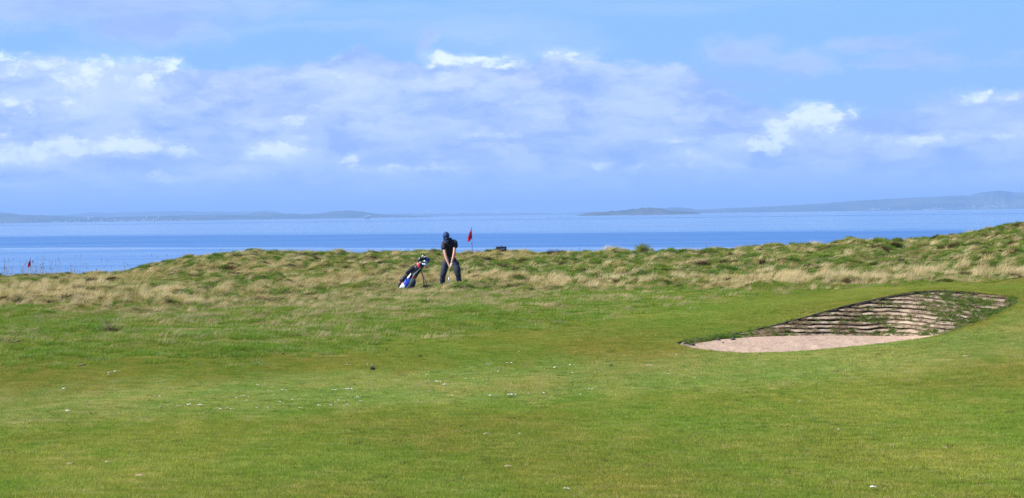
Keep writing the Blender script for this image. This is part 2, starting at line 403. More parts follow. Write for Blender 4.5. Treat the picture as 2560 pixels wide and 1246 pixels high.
# grid of the ground
us = np.concatenate([np.arange(-12000, -1800, 300), np.arange(-1800, -1420, 40), np.arange(-1420, 1420, 9), np.arange(1420, 1800, 40), np.arange(1800, 12001, 300)]).astype(float)
ys = np.concatenate([np.arange(-60, 8, 6), np.arange(8, 16, .5), np.arange(16, 38, .25), np.arange(38, 48, .10), np.arange(48, 60, .2), np.arange(60, 106, .16), np.arange(106, 130, 1.), np.arange(130, 420, 10)]).astype(float)
UU, YY = np.meshgrid(us, ys); XX = UU/F*np.maximum(YY, 14)
ZZ = HG(XX.ravel(), YY.ravel()).reshape(XX.shape)
nr, nc = XX.shape
V = np.stack([XX.ravel(), YY.ravel(), ZZ.ravel()], 1)
# block round the bunker, retriangulated so that the rim is an edge of the ground
def cidx(px): return int(np.searchsorted(us, px-1280))
i0, i1 = cidx(1640), cidx(2600); j0, j1 = int(np.searchsorted(ys, 39.0)), int(np.searchsorted(ys, 46.6))
quads = []
for j in range(nr-1):
    b = j*nc; i = np.arange(nc-1)
    if j0 <= j < j1: i = i[(i < i0) | (i >= i1)]
    quads.append(np.stack([b+i, b+i+1, b+nc+i+1, b+nc+i], 1))
quads = np.concatenate(quads)
blk = [(j*nc+i) for j in range(j0, j1+1) for i in range(i0, i1+1)]
bx = V[blk, 0]; by = V[blk, 1]
bd, _, bins = rim_dist(bx, by)
jj, ii = np.divmod(np.arange(len(blk)), i1-i0+1)
border = (jj == 0) | (jj == j1-j0) | (ii == 0) | (ii == i1-i0)
keep = border | ((~bins) & (bd > .035))
kid = [blk[k] for k in np.nonzero(keep)[0]]
AU = 90.0
def toq(x, y): return Vector((round(x/y*F/AU, 5), round(float(y), 4)))
pts = [toq(V[k, 0], V[k, 1]) for k in kid] + [toq(p[0], p[1]) for p in RIM]
n0 = len(kid); nR = len(RIM)
lut = {k: n for n, k in enumerate(kid)}
edges = [(n0+k, n0+(k+1) % nR) for k in range(nR)]
bl = [j0*nc+i for i in range(i0, i1+1)]; tl = [j1*nc+i for i in range(i0, i1+1)]
ll = [j*nc+i0 for j in range(j0, j1+1)]; rl = [j*nc+i1 for j in range(j0, j1+1)]
for L_ in (bl, tl, ll, rl): edges += [(lut[a], lut[b]) for a, b in zip(L_[:-1], L_[1:])]
cv, ce, cf, ov, oe, of = delaunay_2d_cdt(pts, edges, [], 0, 1e-6)
newid = []; extra = []
for k, o_ in enumerate(ov):
    if o_ and o_[0] < n0: newid.append(kid[o_[0]])
    else:
        newid.append(len(V)+len(extra))
        if o_: extra.append(tuple(RIM[o_[0]-n0]))
        else:
            qx, qy = cv[k].x*AU/F*cv[k].y, cv[k].y; extra.append((qx, qy, float(HG(qx, qy)[0]))); n_new = globals().get('n_new', 0)+1
cyy = np.array([sum(cv[k].y for k in f)/len(f) for f in cf]); cx = np.array([sum(cv[k].x for k in f)/len(f) for f in cf])*AU/F*cyy
print('steiner', globals().get('n_new', 0))
_, _, cin = rim_dist(cx, cyy)
tris = [[newid[k] for k in f] for f, c in zip(cf, cin) if not c]
VG = np.concatenate([V, np.array(extra)]) if extra else V
flat = np.concatenate([quads.ravel(), np.array([k for t in tris for k in t])]); sizes = np.concatenate([np.full(len(quads), 4), np.array([len(t) for t in tris])])

# turf soil under the blades
mt, t, b = new_mat('turf'); p = wpos(t)
rk = t.n('ShaderNodeAttribute', attribute_name='rough').outputs['Fac']
n1 = t.noise(t.vm('MULTIPLY', p, (.42, .14, 0)), 1, 5, .6); n2 = t.noise(t.vm('MULTIPLY', p, (.42*4.2, .14*3.2, 0)), 1, 5, .65)
kk = t.mr(t.math('ADD', t.math('MULTIPLY', n1, .6), t.math('MULTIPLY', n2, .4)), .38, .62)
fine = t.noise(p, 60, 4, .7)
lawnc = t.mix(kk, (.085, .115, .010), (.125, .125, .016))
lawnc = t.mix(t.mr(fine, .35, .65, 0, .5), lawnc, (.09, .11, .014))
rn = t.noise(p, 3.5, 5, .65)
rgh = t.mix(t.mr(rn, .4, .6), (.070, .085, .020), (.16, .13, .055))
t.setin(b, 'Base Color', t.mix(rk, lawnc, rgh)); b.inputs['Roughness'].default_value = .95; b.inputs['Specular IOR Level'].default_value = .1
bp = t.n('ShaderNodeBump'); bp.inputs['Distance'].default_value = .02; bp.inputs['Strength'].default_value = .6; t.setin(bp, 'Height', t.noise(p, 45, 3, .7)); t.setin(b, 'Normal', bp.outputs[0])
M_turf = mt
ground = mesh_np('ground', VG, flat, sizes, M_turf, smooth=True, attrs={'rough': rough_k(VG[:, 0], VG[:, 1])*(VG[:, 1] > 10)})
tag(ground, kind='structure')
GT = BVHTree.FromPolygons([tuple(v) for v in VG], [tuple(q) for q in quads.tolist()] + [tuple(q) for q in tris])
def ghit(px, row):
    h = GT.ray_cast(CAM, ray(px, row)); return h[0]
def gz(x, y):
    h = GT.ray_cast(Vector((x, y, 50)), Vector((0, 0, -1))); return h[0].z if h[0] else 0.0

# ------------------------------------------------------------------ water
SEA = -8.0
mt, t, b = new_mat('sea_water'); nt = mt.node_tree; p = wpos(t)
s3 = t.n('ShaderNodeSeparateXYZ'); t.setin(s3, 0, p)
wn = t.noise(t.vm('MULTIPLY', p, (1/500, 1/900, 0)), 1, 4, .55)
wn2 = t.noise(t.vm('MULTIPLY', p, (1/60, 1/160, 0)), 1, 4, .6)
W_ = t.math('ADD', t.math('ADD', s3.outputs[1], t.math('MULTIPLY', s3.outputs[0], .9)), t.math('MULTIPLY', t.math('SUBTRACT', wn, .5), 140.))
W_ = t.math('ADD', W_, t.math('MULTIPLY', t.math('SUBTRACT', wn2, .5), 50.))
lg = t.mr(t.math('LOGARITHM', W_, 10.), 2.4, 4.4, 0, 1, smooth=False)
def lp(y): return (math.log10(y)-2.4)/2.0
band = t.ramp(lg, [(0, .55), (lp(650), .50), (lp(705), .45), (lp(718), .02), (lp(736), .05), (lp(752), .85), (lp(1000), .88), (lp(1230), .92), (lp(1330), .45), (lp(1500), .30), (lp(2400), .22), (lp(4300), .22), (lp(4450), .95), (lp(4750), .95), (lp(4900), .12), (lp(6000), .10), (lp(6300), .8), (lp(6900), .05), (1, .05)])
fleck = t.noise(t.vm('MULTIPLY', p, (1/45, 1/22, 0)), 1, 4, .7)
streaks = t.noise(t.vm('MULTIPLY', p, (1/400, 1/50, 0)), 1, 5, .6)
rk_ = t.math('ADD', band, t.math('ADD', t.math('MULTIPLY', t.math('SUBTRACT', streaks, .5), .9), t.math('MULTIPLY', t.math('SUBTRACT', fleck, .5), .6)), clamp=True)
deep = t.n('ShaderNodeBsdfDiffuse'); deep.inputs[0].default_value = (.028, .115, .30, 1)
gl = t.n('ShaderNodeBsdfGlossy'); gl.inputs[0].default_value = (.92, .97, 1, 1)
t.setin(gl, 'Roughness', t.mr(rk_, 0, 1, .10, .34))
bp = t.n('ShaderNodeBump'); bp.inputs['Distance'].default_value = .25; bp.inputs['Strength'].default_value = .25
t.setin(bp, 'Height', t.noise(t.vm('MULTIPLY', p, (.5, .8, 0)), 1, 3, .6)); t.setin(gl, 'Normal', bp.outputs[0])
mx = t.n('ShaderNodeMixShader'); t.setin(mx, 0, t.mr(rk_, 0, 1, .10, .80))
nt.links.new(gl.outputs[0], mx.inputs[1]); nt.links.new(deep.outputs[0], mx.inputs[2]); nt.links.new(mx.outputs[0], nt.nodes['Material Output'].inputs[0])
sx = [-30000, -8000, -2500, 0, 2500, 8000, 30000]; sy = [60, 300, 1000, 3000, 9000, 20000, 45000]
vv = [(x, y, SEA) for y in sy for x in sx]
sea = mesh_np('sea', vv, [[j*7+i, j*7+i+1, (j+1)*7+i+1, (j+1)*7+i] for j in range(6) for i in range(6)], [4]*36, mt)
tag(sea, kind='structure')

# ------------------------------------------------------------------ far land
def land_mat(name, a, b_, c, sc_=1/260):
    mt, t, b = new_mat(name); p = wpos(t)
    n = t.noise(p, sc_, 5, .6); vo = t.n('ShaderNodeTexVoronoi'); t.setin(vo, 'Vector', p); vo.inputs['Scale'].default_value = sc_*1.1
    cc = t.mix(t.mr(n, .4, .6), a, b_); cc = t.mix(t.mr(vo.outputs['Color'], .62, .7, 0, .45, smooth=False), cc, c)
    t.setin(b, 'Base Color', cc); b.inputs['Roughness'].default_value = 1; b.inputs['Specular IOR Level'].default_value = 0
    return mt
M_land = land_mat('hill_land', (.018, .034, .030), (.050, .065, .035), (.14, .14, .09))
M_isl = land_mat('island_land', (.025, .040, .020), (.075, .075, .040), (.10, .10, .07), 1/60)
def hills(name, sil, Y0, depth, mat, seed, step=2.0, amp=.10, rows=10, rel=.0):
    px = np.arange(sil[0][0], sil[-1][0]+.1, step); rw = np.interp(px, [a for a, b in sil], [b for a, b in sil])
    Yr = Y0+depth; v = []; n = len(px)
    zr = np.array([P(a, b, Yr).z for a, b in zip(px, rw)])
    zr = zr + (fbm(px*.12, px*0, seed, 4)-.5)*amp*60*(Y0/15000)*np.clip((zr-SEA)/40, 0, 1)
    for k in range(rows*2+1):
        t_ = k/rows; Yk = Y0+depth*t_*1.0
        prof = math.sin(min(t_, 1)*math.pi/2)**.8 if t_ <= 1 else max(0, 1-(t_-1)**1.3)
        Yw = Yk + (fbm(px*.02, px*0+k*.2, seed+3)-.5)*depth*.25
        x = (px-1280)/F*Yk
        z = SEA-1 + (zr-SEA+1)*prof
        if 0 < k < rows: z = z + (fbm(px*.05, px*0+k*.55, seed+9)-.5)*(zr-SEA)*.35*prof*(1-prof)*4*.6
        v.append(np.stack([x, Yw if 0 < k else np.full(n, Yk), z], 1))
    v = np.concatenate(v); f = [[k*n+i, k*n+i+1, (k+1)*n+i+1, (k+1)*n+i] for k in range(rows*2) for i in range(n-1)]
    o = mesh_np(name, v, f, [4]*len(f), mat, smooth=True); tag(o, kind='structure')
    bt = BVHTree.FromPolygons([tuple(q) for q in v], f)
    return o, bt
_, BT_R = hills('hills_right_shore', [(1640, 531), (1660, 522), (1680, 518.7), (1704, 518.7), (1725, 521), (1743, 525), (1781, 522.5), (1833, 520), (1900, 517.5), (1935, 516), (2055, 509), (2132, 503), (2235, 497), (2338, 492.5), (2397, 489),
      (2428, 490), (2445, 485), (2462, 482), (2480, 479), (2503, 477), (2520, 478), (2532, 481), (2545, 483), (2560, 481), (2620, 474), (2760, 470), (3200, 480), (3800, 500)], 16000, 1500, M_land, 3)
hills('island', [(1440, 540), (1455, 536.5), (1480, 531.6), (1500, 530.5), (1520, 529.5), (1526, 527.3), (1534, 528.6), (1555, 527), (1578, 523.2), (1583, 521.5), (1590, 523.0), (1612, 520), (1618, 518.6), (1622, 517.3), (1627, 519.0), (1647, 519.4), (1660, 523), (1673, 526.4), (1705, 528.5), (1735, 531), (1753, 534)],
      9800, 180, M_isl, 5, step=1.0, amp=.28)
hills('hills_far_centre', [(940, 541), (960, 537), (1000, 535.5), (1050, 534.5), (1120, 534), (1240, 533), (1292, 531.6), (1350, 532.5), (1400, 534), (1440, 532), (1477, 529), (1500, 530), (1560, 534)], 23000, 1500, M_land, 7)
hills('hills_centre', [(560, 552), (600, 541), (640, 533), (662, 531.5), (713, 534.3), (766, 536), (802, 534), (837, 528), (860, 527), (879, 526.8), (900, 528.7), (921, 532), (963, 536.4), (1010, 539), (1060, 541), (1110, 543)], 14500, 900, M_land, 9)
hills('hills_far_left', [(-900, 540), (-300, 536), (100, 541), (140, 538.7), (205, 533.7), (240, 530.5), (270, 532.5), (282, 533.5), (305, 530.5), (375, 529.5), (450, 528), (487, 528), (512, 530), (532, 528), (575, 530), (640, 529), (662, 526.5), (690, 529), (720, 535), (760, 541)], 22000, 1800, M_land, 13)
_, BT_L = hills('hills_left_shore', [(-1500, 520), (-300, 528), (0, 532), (27, 533.7), (57, 537.5), (125, 538.7), (160, 541), (210, 543.5), (325, 542), (420, 540), (550, 537), (600, 537.5), (640, 540), (680, 546)], 13500, 1300, M_land, 17)

# towns: every pale block is one building
M_wb = simple('pale_render', (.82, .80, .76), .8, var=.03, scale=.05); M_rf = simple('slate_roof', (.16, .13, .12), .8)
def house_proto(w_, h_, d_, tower=False):
    bm = bmesh.new(); box(bm, (0, 0, h_/2-2), (w_, d_, h_+4)); o = bm_obj('building', bm, M_wb, smooth=False, link=False)
    bm = bmesh.new()
    if tower: box(bm, (0, 0, h_+.9), (w_*.6, d_*.6, 1.8))
    else:
        q = [bm.verts.new(c) for c in ((-w_/2-.4, -d_/2-.4, h_), (w_/2+.4, -d_/2-.4, h_), (w_/2+.4, d_/2+.4, h_), (-w_/2-.4, d_/2+.4, h_), (-w_/2, 0, h_*1.35), (w_/2, 0, h_*1.35))]
        for f in ((0, 1, 5, 4), (2, 3, 4, 5), (0, 4, 3), (1, 2, 5), (3, 2, 1, 0)): bm.faces.new([q[i] for i in f])
    rfo = bm_obj('roof', bm, M_rf, smooth=False, link=False); return o, rfo
protos = {}
def building(bt, px, row, wpx, hpx, label, group, tower=False):
    h = bt.ray_cast(CAM, ray(px, row))
    if not h[0]: return
    loc = h[0]; k = loc.y/F; key = (round(wpx, 1), round(hpx, 1), tower)
    if key not in protos: protos[key] = house_proto(wpx*k*1.2, hpx*k*1.15, min(wpx*k, 30), tower)
    a, b_ = protos[key]; o = a.copy(); COL.objects.link(o); o.location = loc; c = b_.copy(); COL.objects.link(c); c.parent = o
    tag(o, label, 'building', group)
GL = 'pale buildings of the town on the left shore'; GR = 'pale buildings of the town on the right shore'
LL = 'pale building among others in the hazy town along the left far shore'
for px, row, a, b_ in [(12, 557, 3, 1.5), (77, 556, 2.5, 1.5), (90, 554, 2, 1.2), (134, 556, 6, 1.6), (142, 555.5, 6, 1.6), (149, 555.5, 4, 1.4), (164, 555.5, 3, 3), (175, 551, 6, 1.4), (186, 554.5, 4, 1.5), (195, 555, 9, 1.4), (185, 547.5, 4, 1.4), (199, 550, 3, 1.5),
      (235, 555, 3, 2), (251, 552.5, 3, 1.5), (255, 554, 3, 3), (269, 552, 4, 1.2), (277, 551, 4, 1.4), (284, 550.5, 2.5, 2), (290.6, 550.5, 3, 2), (290, 554, 7, 1.2), (302, 553.5, 8, 1.6), (310, 554, 7, 1.4), (325, 553.5, 7, 1.6), (332, 553.5, 8, 2), (339, 551, 4, 1.6),
      (349, 549, 2, 2), (412, 552, 3, 1.8), (418, 551, 3, 2), (426, 549.5, 2, 2.5), (405, 548, 2, 2), (437, 551, 4, 1.2), (449, 551, 3, 1.4), (455, 550, 3, 1.6), (459, 551, 3, 1.6), (463, 550, 2.5, 1.6), (472, 548, 3, 1.4), (479, 550.5, 2, 1.5), (268, 546, 2, 4)]:
    building(BT_L, px, row, a, b_, LL, GL)
for px, row, a, b_, lb in [(356.5, 552, 2, 4, 'left one of two matching white tower blocks on the left shore'), (360.3, 552, 2, 4, 'right one of two matching white tower blocks on the left shore'), (366.5, 549, 1.8, 6, 'tallest white tower block of the town on the left shore'),
      (383.5, 552, 2, 4, 'lavender tower block right of the tallest tower on the left shore'), (390, 549, 2.5, 2.5, 'small bright tower block high in the left shore town'), (395.6, 546, 2.2, 5, 'faint tower block behind the small bright one on the left shore')]:
    building(BT_L, px, row, a, b_, lb, GL, True)
LR = 'pale building among others in the hazy town along the right far shore'
for px, row, a, b_ in [(2385, 510, 3, 1.5), (2435, 517.5, 6, 1.8), (2464, 517.5, 4, 1.8), (2470, 515, 9, 1.4), (2458, 520.6, 8, 1.2), (2464, 521.3, 3, 1.8), (2474, 521, 6, 1.5), (2481, 517, 3, 2), (2485, 516, 3, 1.8), (2487, 519, 4, 1.8), (2493, 518.5, 4, 1.8), (2493.5, 508.5, 5, 1.2), (2500, 512.5, 4, 1.2),
      (2507, 517.3, 5, 1.5), (2510, 514.6, 3, 1.2), (2517, 515.6, 4, 1.4), (2528, 516, 3, 1.6), (2540.5, 514.5, 4, 1.4), (2545, 516, 3, 1.4), (2551, 516, 4, 1.4), (2535, 510.5, 5, 1.), (2507, 506, 4, 1.), (2462, 508.5, 3, 1.), (2469, 507, 3, 1.), (2181, 525, 6, 1.8), (2185, 522.5, 4, 2.2), (2190, 524, 4, 1.5), (2196.5, 523.8, 5, 1.5),
      (2223, 522, 3, 1.6), (2271, 524.5, 4, 1.6), (2299, 511.5, 3, 1.2), (2312, 523.5, 9, 1.), (2322, 523.3, 9, 1.), (2332, 523.2, 9, 1.), (2343, 523, 9, 1.), (2354, 523, 7, 1.), (2333, 518.5, 4, 1.2), (2340, 519.5, 3, 1.2), (2352, 518, 4, 1.), (2365, 517, 3, 1.2), (2400, 519, 3, 1.2), (2408, 520, 4, 1.2), (2392, 521, 3, 1.2), (2420, 518.5, 3, 1.), (2128, 525.5, 3, 1.)]:
    building(BT_R, px, row, a, b_, LR, GR)
# signal mast on the right hill
h = BT_R.ray_cast(CAM, ray(2553, 484)); k = 17500/F; loc = h[0] if h[0] else P(2553, 484, 17500)
bm = bmesh.new(); tube(bm, [(0, 0, -5), (0, 0, 24*k)], [1.1*k*.7, .5*k*.7], 6); box(bm, (0, 0, 16*k), (2*k, k, .5*k)); mo = bm_obj('radio_mast', bm, simple('mast_steel', (.25, .27, .3), .6)); mo.location = loc
tag(mo, 'thin radio mast on the hilltop at the far right edge', 'mast')

# bridges up the firth
M_br = simple('bridge_white', (.75, .72, .72), .6, scale=.01); M_rb = simple('bridge_steel', (.16, .10, .09), .7, scale=.01)
YB = 20500.; kb = YB/F
root = empty('cable_bridge', P(1150, 541, YB)); tag(root, 'faint white cable stayed road bridge with three towers on the horizon', 'bridge')
bm = bmesh.new(); box(bm, (0, 0, 4.5*kb), (290*kb, 25, .9*kb)); bm_obj('deck', bm, M_br, root, False)
for px in (1070, 1156, 1242):
    x = (px-1150)*kb; bm = bmesh.new(); tube(bm, [(x, 0, -30), (x, 0, 17.5*kb)], [.55*kb, .35*kb], 6); tw = bm_obj('tower', bm, M_br, root)
    bm = bmesh.new()
    for i in range(1, 13):
        for s in (-1, 1): tube(bm, [(x, 0, (17-i*.35)*kb), (x+s*i*2.9*kb, 0, 4.9*kb)], .10*kb, 4, False)
    bm_obj('stay_cables', bm, M_br, tw)
root = empty('rail_bridge', P(1090, 541, YB-2500)); kb2 = (YB-2500)/F; tag(root, 'faint dark steel cantilever railway bridge with three humps', 'bridge')
bm = bmesh.new(); box(bm, (0, 0, 4*kb2), (290*kb2, 20, .6*kb2)); bm_obj('deck', bm, M_rb, root, False)
for px in (985, 1070, 1157):
    x = (px-1090)*kb2; bm = bmesh.new()
    up_ = [(x+i*2*kb2, 0, (4.2+5.0*max(0, 1-abs(i)/10)**.8)*kb2) for i in range(-10, 11)]; lo_ = [(x+i*2*kb2, 0, (3.8-3.5*max(0, 1-abs(i)/10)**1.2)*kb2) for i in range(-10, 11)]
    tube(bm, up_, .28*kb2, 5); tube(bm, lo_, .25*kb2, 5)
    for i in range(0, 20, 2): tube(bm, [up_[i], lo_[i+1]], .16*kb2, 4); tube(bm, [lo_[i], up_[i+1]], .16*kb2, 4)
    for i in (-1, 1): tube(bm, [(x+i*1.5*kb2, 0, -3.8*kb2), (x+i*kb2, 0, 9*kb2)], .3*kb2, 5)
    bm_obj('cantilever_span', bm, M_rb, root)

# ship in mid firth, stern tower and long upper deck
ys_ = 9000.; ks = ys_/F; root = empty('ship', (P(918, 546, ys_).x, ys_, SEA)); tag(root, 'white cruise ship under the centre hill on the far water', 'ship')
M_hl = simple('hull_blue', (.20, .27, .40), .5, scale=.02); M_sw = simple('ship_white', (.85, .84, .80), .4, var=.03, scale=.02)
bm = bmesh.new(); hv = [(-5.5, 0), (-5.8, 4.2), (8.5, 5.2), (7, 0)]
fr = [bm.verts.new((x*ks, -9, z*ks-1)) for x, z in hv]; bk = [bm.verts.new((x*ks, 9, z*ks-1)) for x, z in hv]
bm.faces.new(fr); bm.faces.new(bk[::-1])
for i in range(4): bm.faces.new((fr[i], bk[i], bk[(i+1) % 4], fr[(i+1) % 4]))
bm_obj('hull', bm, M_hl, root, False)
bm = bmesh.new(); box(bm, (-4.2*ks, 0, 4.5*ks), (2.6*ks, 17, 5.6*ks)); box(bm, (-3.2*ks, 0, 7.4*ks), (3*ks, 14, 1.6*ks)); bm_obj('stern_tower', bm, M_sw, root, False)
bm = bmesh.new(); box(bm, (1.2*ks, 0, 8.0*ks), (9.5*ks, 13, 1.5*ks)); box(bm, (4.8*ks, 0, 8.9*ks), (5*ks, 9, .8*ks)); box(bm, (0, 0, 6.2*ks), (5*ks, 11, 2.6*ks)); bm_obj('upper_decks', bm, M_sw, root, False)
bm = bmesh.new(); tube(bm, [(-2*ks, 0, 8*ks), (-2.2*ks, 0, 9.8*ks)], .5*ks, 8); bm_obj('funnel', bm, M_hl, root)
yl = 12800.; kl = yl/F; root = empty('ship', (P(226, 559, yl).x, yl, SEA)); tag(root, 'dark hulled ship with white tower moored before the left shore town', 'ship')
bm = bmesh.new(); box(bm, (1.5*kl, 0, 5*kl), (7*kl, 20, 10*kl)); box(bm, (4*kl, 0, 2*kl), (5*kl, 18, 4*kl)); bm_obj('hull', bm, M_hl, root, False)
bm = bmesh.new(); box(bm, (-4.3*kl, 0, 10*kl), (3.6*kl, 22, 9*kl)); bm_obj('white_tower', bm, M_sw, root, False)
bm = bmesh.new(); box(bm, (1.6*kl, 0, 13.6*kl), (12*kl, 10, 1.1*kl)); bm_obj('boom', bm, M_sw, root, False)
# two small dark boats / buoys on the slick line
for px, row, lb in ((923, 554, 'tiny dark boat below the white ship'), (857, 556.5, 'tiny dark boat left of the white ship')):
    yy = (EYE-SEA)*F/(row-hor(px)); k = yy/F; bm = bmesh.new()
    a = [bm.verts.new((x*k*2.2, -y*k, z*k)) for x, y, z in ((-1, .35, .6), (.7, .35, .6), (1.2, 0, .8), (.7, -.35, .6), (-1, -.35, .6))]
    c = [bm.verts.new((x*k*2.2, -y*k, z*k)) for x, y, z in ((-.9, .25, -.1), (.6, .25, -.1), (1, 0, -.1), (.6, -.25, -.1), (-.9, -.25, -.1))]
    bm.faces.new(a); bm.faces.new(c[::-1])
    for i in range(5): bm.faces.new((a[i], c[i], c[(i+1) % 5], a[(i+1) % 5]))
    o = bm_obj('boat', bm, simple('boat_dark', (.05, .06, .09)), smooth=False); o.location = (P(px, row, yy).x, yy, SEA); tag(o, lb, 'boat')
    bm = bmesh.new(); box(bm, (-.5*k, 0, .9*k), (1.1*k, .5*k, .8*k)); bm_obj('cabin', bm, simple('cabin_dark', (.08, .09, .12)), o, False)
# ------------------------------------------------------------------ grass (uncountable: stuff, blades in clumps, clumps scattered over the ground)
def clump(name, n, Rd, h0, h1, wd, lean, spread, droop, segs, seed, mat, power=.5, straight=0.0):
    g = np.random.default_rng(seed)
    r_ = Rd*g.random(n)**power; a = g.random(n)*2*math.pi
    bx_ = r_*np.cos(a); by_ = r_*np.sin(a)
    h = (h0+(h1-h0)*g.random(n)**1.3)*(1-.35*(r_/Rd)**2)
    da = np.where(g.random(n) < .6, a, g.random(n)*2*math.pi)
    sx_ = np.cos(da)*spread*g.random(n)+lean[0]*(.5+.8*g.random(n)); sy_ = np.sin(da)*spread*g.random(n)+lean[1]*(.5+.8*g.random(n))
    wa = g.random(n)*math.pi; wx = np.cos(wa)*wd*.5; wy = np.sin(wa)*wd*.5
    ti = g.random(n); vs = []; tn = []
    for s in range(segs+1):
        t = s/segs; bend = t**1.6
        x = bx_+sx_*h*(bend if not straight else t); y = by_+sy_*h*(bend if not straight else t); z = h*(t-droop*t*t*np.hypot(sx_, sy_)) - .008
        k = (1-t)**.6
        if s < segs:
            vs.append(np.stack([x-wx*k, y-wy*k, z], 1)); vs.append(np.stack([x+wx*k, y+wy*k, z], 1)); tn += [ti, ti]
        else: vs.append(np.stack([x, y, z], 1)); tn.append(ti)
    nv = len(vs); v = np.stack(vs, 1).reshape(-1, 3); tn = np.stack(tn, 1).ravel(); base = np.arange(n)*nv; ff = []; sz = []
    for s in range(segs-1): ff.append(np.stack([base+2*s, base+2*s+1, base+2*s+3, base+2*s+2], 1))
    tri = np.stack([base+2*(segs-1), base+2*(segs-1)+1, base+2*segs], 1)
    q = np.concatenate(ff).ravel() if ff else np.zeros(0, int)
    return mesh_np(name, v, np.concatenate([q, tri.ravel()]), [4]*(n*(segs-1))+[3]*n, mat, attrs={'tint': tn}, link=False)
def scatter(name, protos_, loc, rot, scl, idx, label=None, parent=None):
    c = bpy.data.collections.new(name+'_kinds')
    for k, o in enumerate(protos_): o.name = '%s_kind_%02d' % (name, k); c.objects.link(o)
    me = bpy.data.meshes.new(name); me.vertices.add(len(loc)); me.vertices.foreach_set('co', np.asarray(loc, np.float32).ravel())
    for nm, ty, dv in (('rot', 'FLOAT_VECTOR', rot), ('scl', 'FLOAT', scl), ('idx', 'INT', idx)):
        at = me.attributes.new(nm, ty, 'POINT')
        at.data.foreach_set('vector' if ty == 'FLOAT_VECTOR' else 'value', np.asarray(dv, np.int32 if ty == 'INT' else np.float32).ravel())
    o = bpy.data.objects.new(name, me); COL.objects.link(o)
    ng = bpy.data.node_groups.new(name, 'GeometryNodeTree')
    ng.interface.new_socket('Geometry', in_out='INPUT', socket_type='NodeSocketGeometry'); ng.interface.new_socket('Geometry', in_out='OUTPUT', socket_type='NodeSocketGeometry')
    N = ng.nodes.new; gi = N('NodeGroupInput'); go = N('NodeGroupOutput'); ci = N('GeometryNodeCollectionInfo'); ip = N('GeometryNodeInstanceOnPoints')
    ci.inputs['Collection'].default_value = c; ci.inputs['Separate Children'].default_value = True; ci.inputs['Reset Children'].default_value = True
    L = ng.links.new; L(gi.outputs[0], ip.inputs['Points']); L(ci.outputs[0], ip.inputs['Instance']); ip.inputs['Pick Instance'].default_value = True
    def na(nm, ty):
        x = N('GeometryNodeInputNamedAttribute'); x.data_type = ty; x.inputs[0].default_value = nm
        return [s for s in x.outputs if s.enabled and s.name == 'Attribute'][0]
    L(na('idx', 'INT'), ip.inputs['Instance Index'])
    e = N('FunctionNodeEulerToRotation'); L(na('rot', 'FLOAT_VECTOR'), e.inputs[0]); L(e.outputs[0], ip.inputs['Rotation'])
    L(na('scl', 'FLOAT'), ip.inputs['Scale']); L(ip.outputs[0], go.inputs[0])
    md = o.modifiers.new('scatter', 'NODES'); md.node_group = ng
    o['kind'] = 'stuff'
    if label: o['label'] = label
    if parent: o.parent = parent
    return o
def sample(n, g, y0, y1, pxr=(-420, 2980)):
    Y = np.sqrt(g.random(n)*(y1*y1-y0*y0)+y0*y0); px = pxr[0]+(pxr[1]-pxr[0])*g.random(n)
    return (px-1280)/F*Y, Y, px
def area(y0, y1, pxr=(-420, 2980)): return (pxr[1]-pxr[0])/F*(y1*y1-y0*y0)/2
def align(x, y, yaw, amt=1.0):
    e = .06; nx = -(HG(x+e, y)-HG(x-e, y))/(2*e)*amt; ny = -(HG(x, y+e)-HG(x, y-e))/(2*e)*amt
    l = np.sqrt(nx*nx+ny*ny+1); nx /= l; ny /= l; nz = 1/l
    c, s = np.cos(-yaw), np.sin(-yaw); a_, b_ = nx*c-ny*s, nx*s+ny*c
    return np.stack([-np.arcsin(b_), np.arctan2(a_, nz), yaw], 1)
g = np.random.default_rng(7)

GREEN2 = [(0, (.045, .085, .006)), (.4, (.085, .140, .009)), (.7, (.140, .180, .014)), (.9, (.22, .22, .06)), (1, (.34, .29, .13))]
M_semi = grass_mat('semi_rough_grass', GREEN2, (.87, 1.02, 1.5), (1.2, 1.05, 1.9), (.6, .35), .35, bright=1.62)
M_strawlow = grass_mat('flattened_straw', [(0, (.20, .17, .07)), (.5, (.32, .27, .14)), (1, (.45, .38, .22))], (.8, .8, .75), (1.05, 1, .95), (.5, .3), .25, bright=1.2)
M_dead = grass_mat('dead_brown', [(0, (.030, .022, .010)), (.6, (.085, .058, .026)), (1, (.22, .15, .07))], (.9, .9, .9), (1.1, 1, .9), (.3, .2), .2)
# mown fairway
GREEN = [(0, (.060, .105, .006)), (.35, (.100, .150, .008)), (.62, (.150, .185, .012)), (.85, (.210, .215, .022)), (1, (.30, .26, .07))]
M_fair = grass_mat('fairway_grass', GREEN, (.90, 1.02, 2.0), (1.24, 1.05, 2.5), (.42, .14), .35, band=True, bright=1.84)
fk = [clump('k', 330, .15, .016, .036, .0038, (.1, 0), .9, .1, 1, 50+k, M_fair) for k in range(5)]
y0, y1 = 14.5, 68
gx, gy = np.meshgrid(np.arange(-18, 18, .165), np.arange(y0, y1, .165)); x = gx.ravel(); Y = gy.ravel(); x = x+g.uniform(-.075, .075, len(x)); Y = Y+g.uniform(-.075, .075, len(Y))
px = x/Y*F+1280; kp = np.abs(x) < .24*Y+1.8; x, Y, px = x[kp], Y[kp], px[kp]
kp = rough_k(x, Y) < .75; x, Y, px = x[kp], Y[kp], px[kp]
d, _, ins = rim_dist(x, Y); s = np.where(d < .16, np.clip(d/.16, .25, 1), 1.)*g.uniform(.85, 1.2, len(x)); kp = ~ins | (d < .03); x, Y, s = x[kp], Y[kp], s[kp]
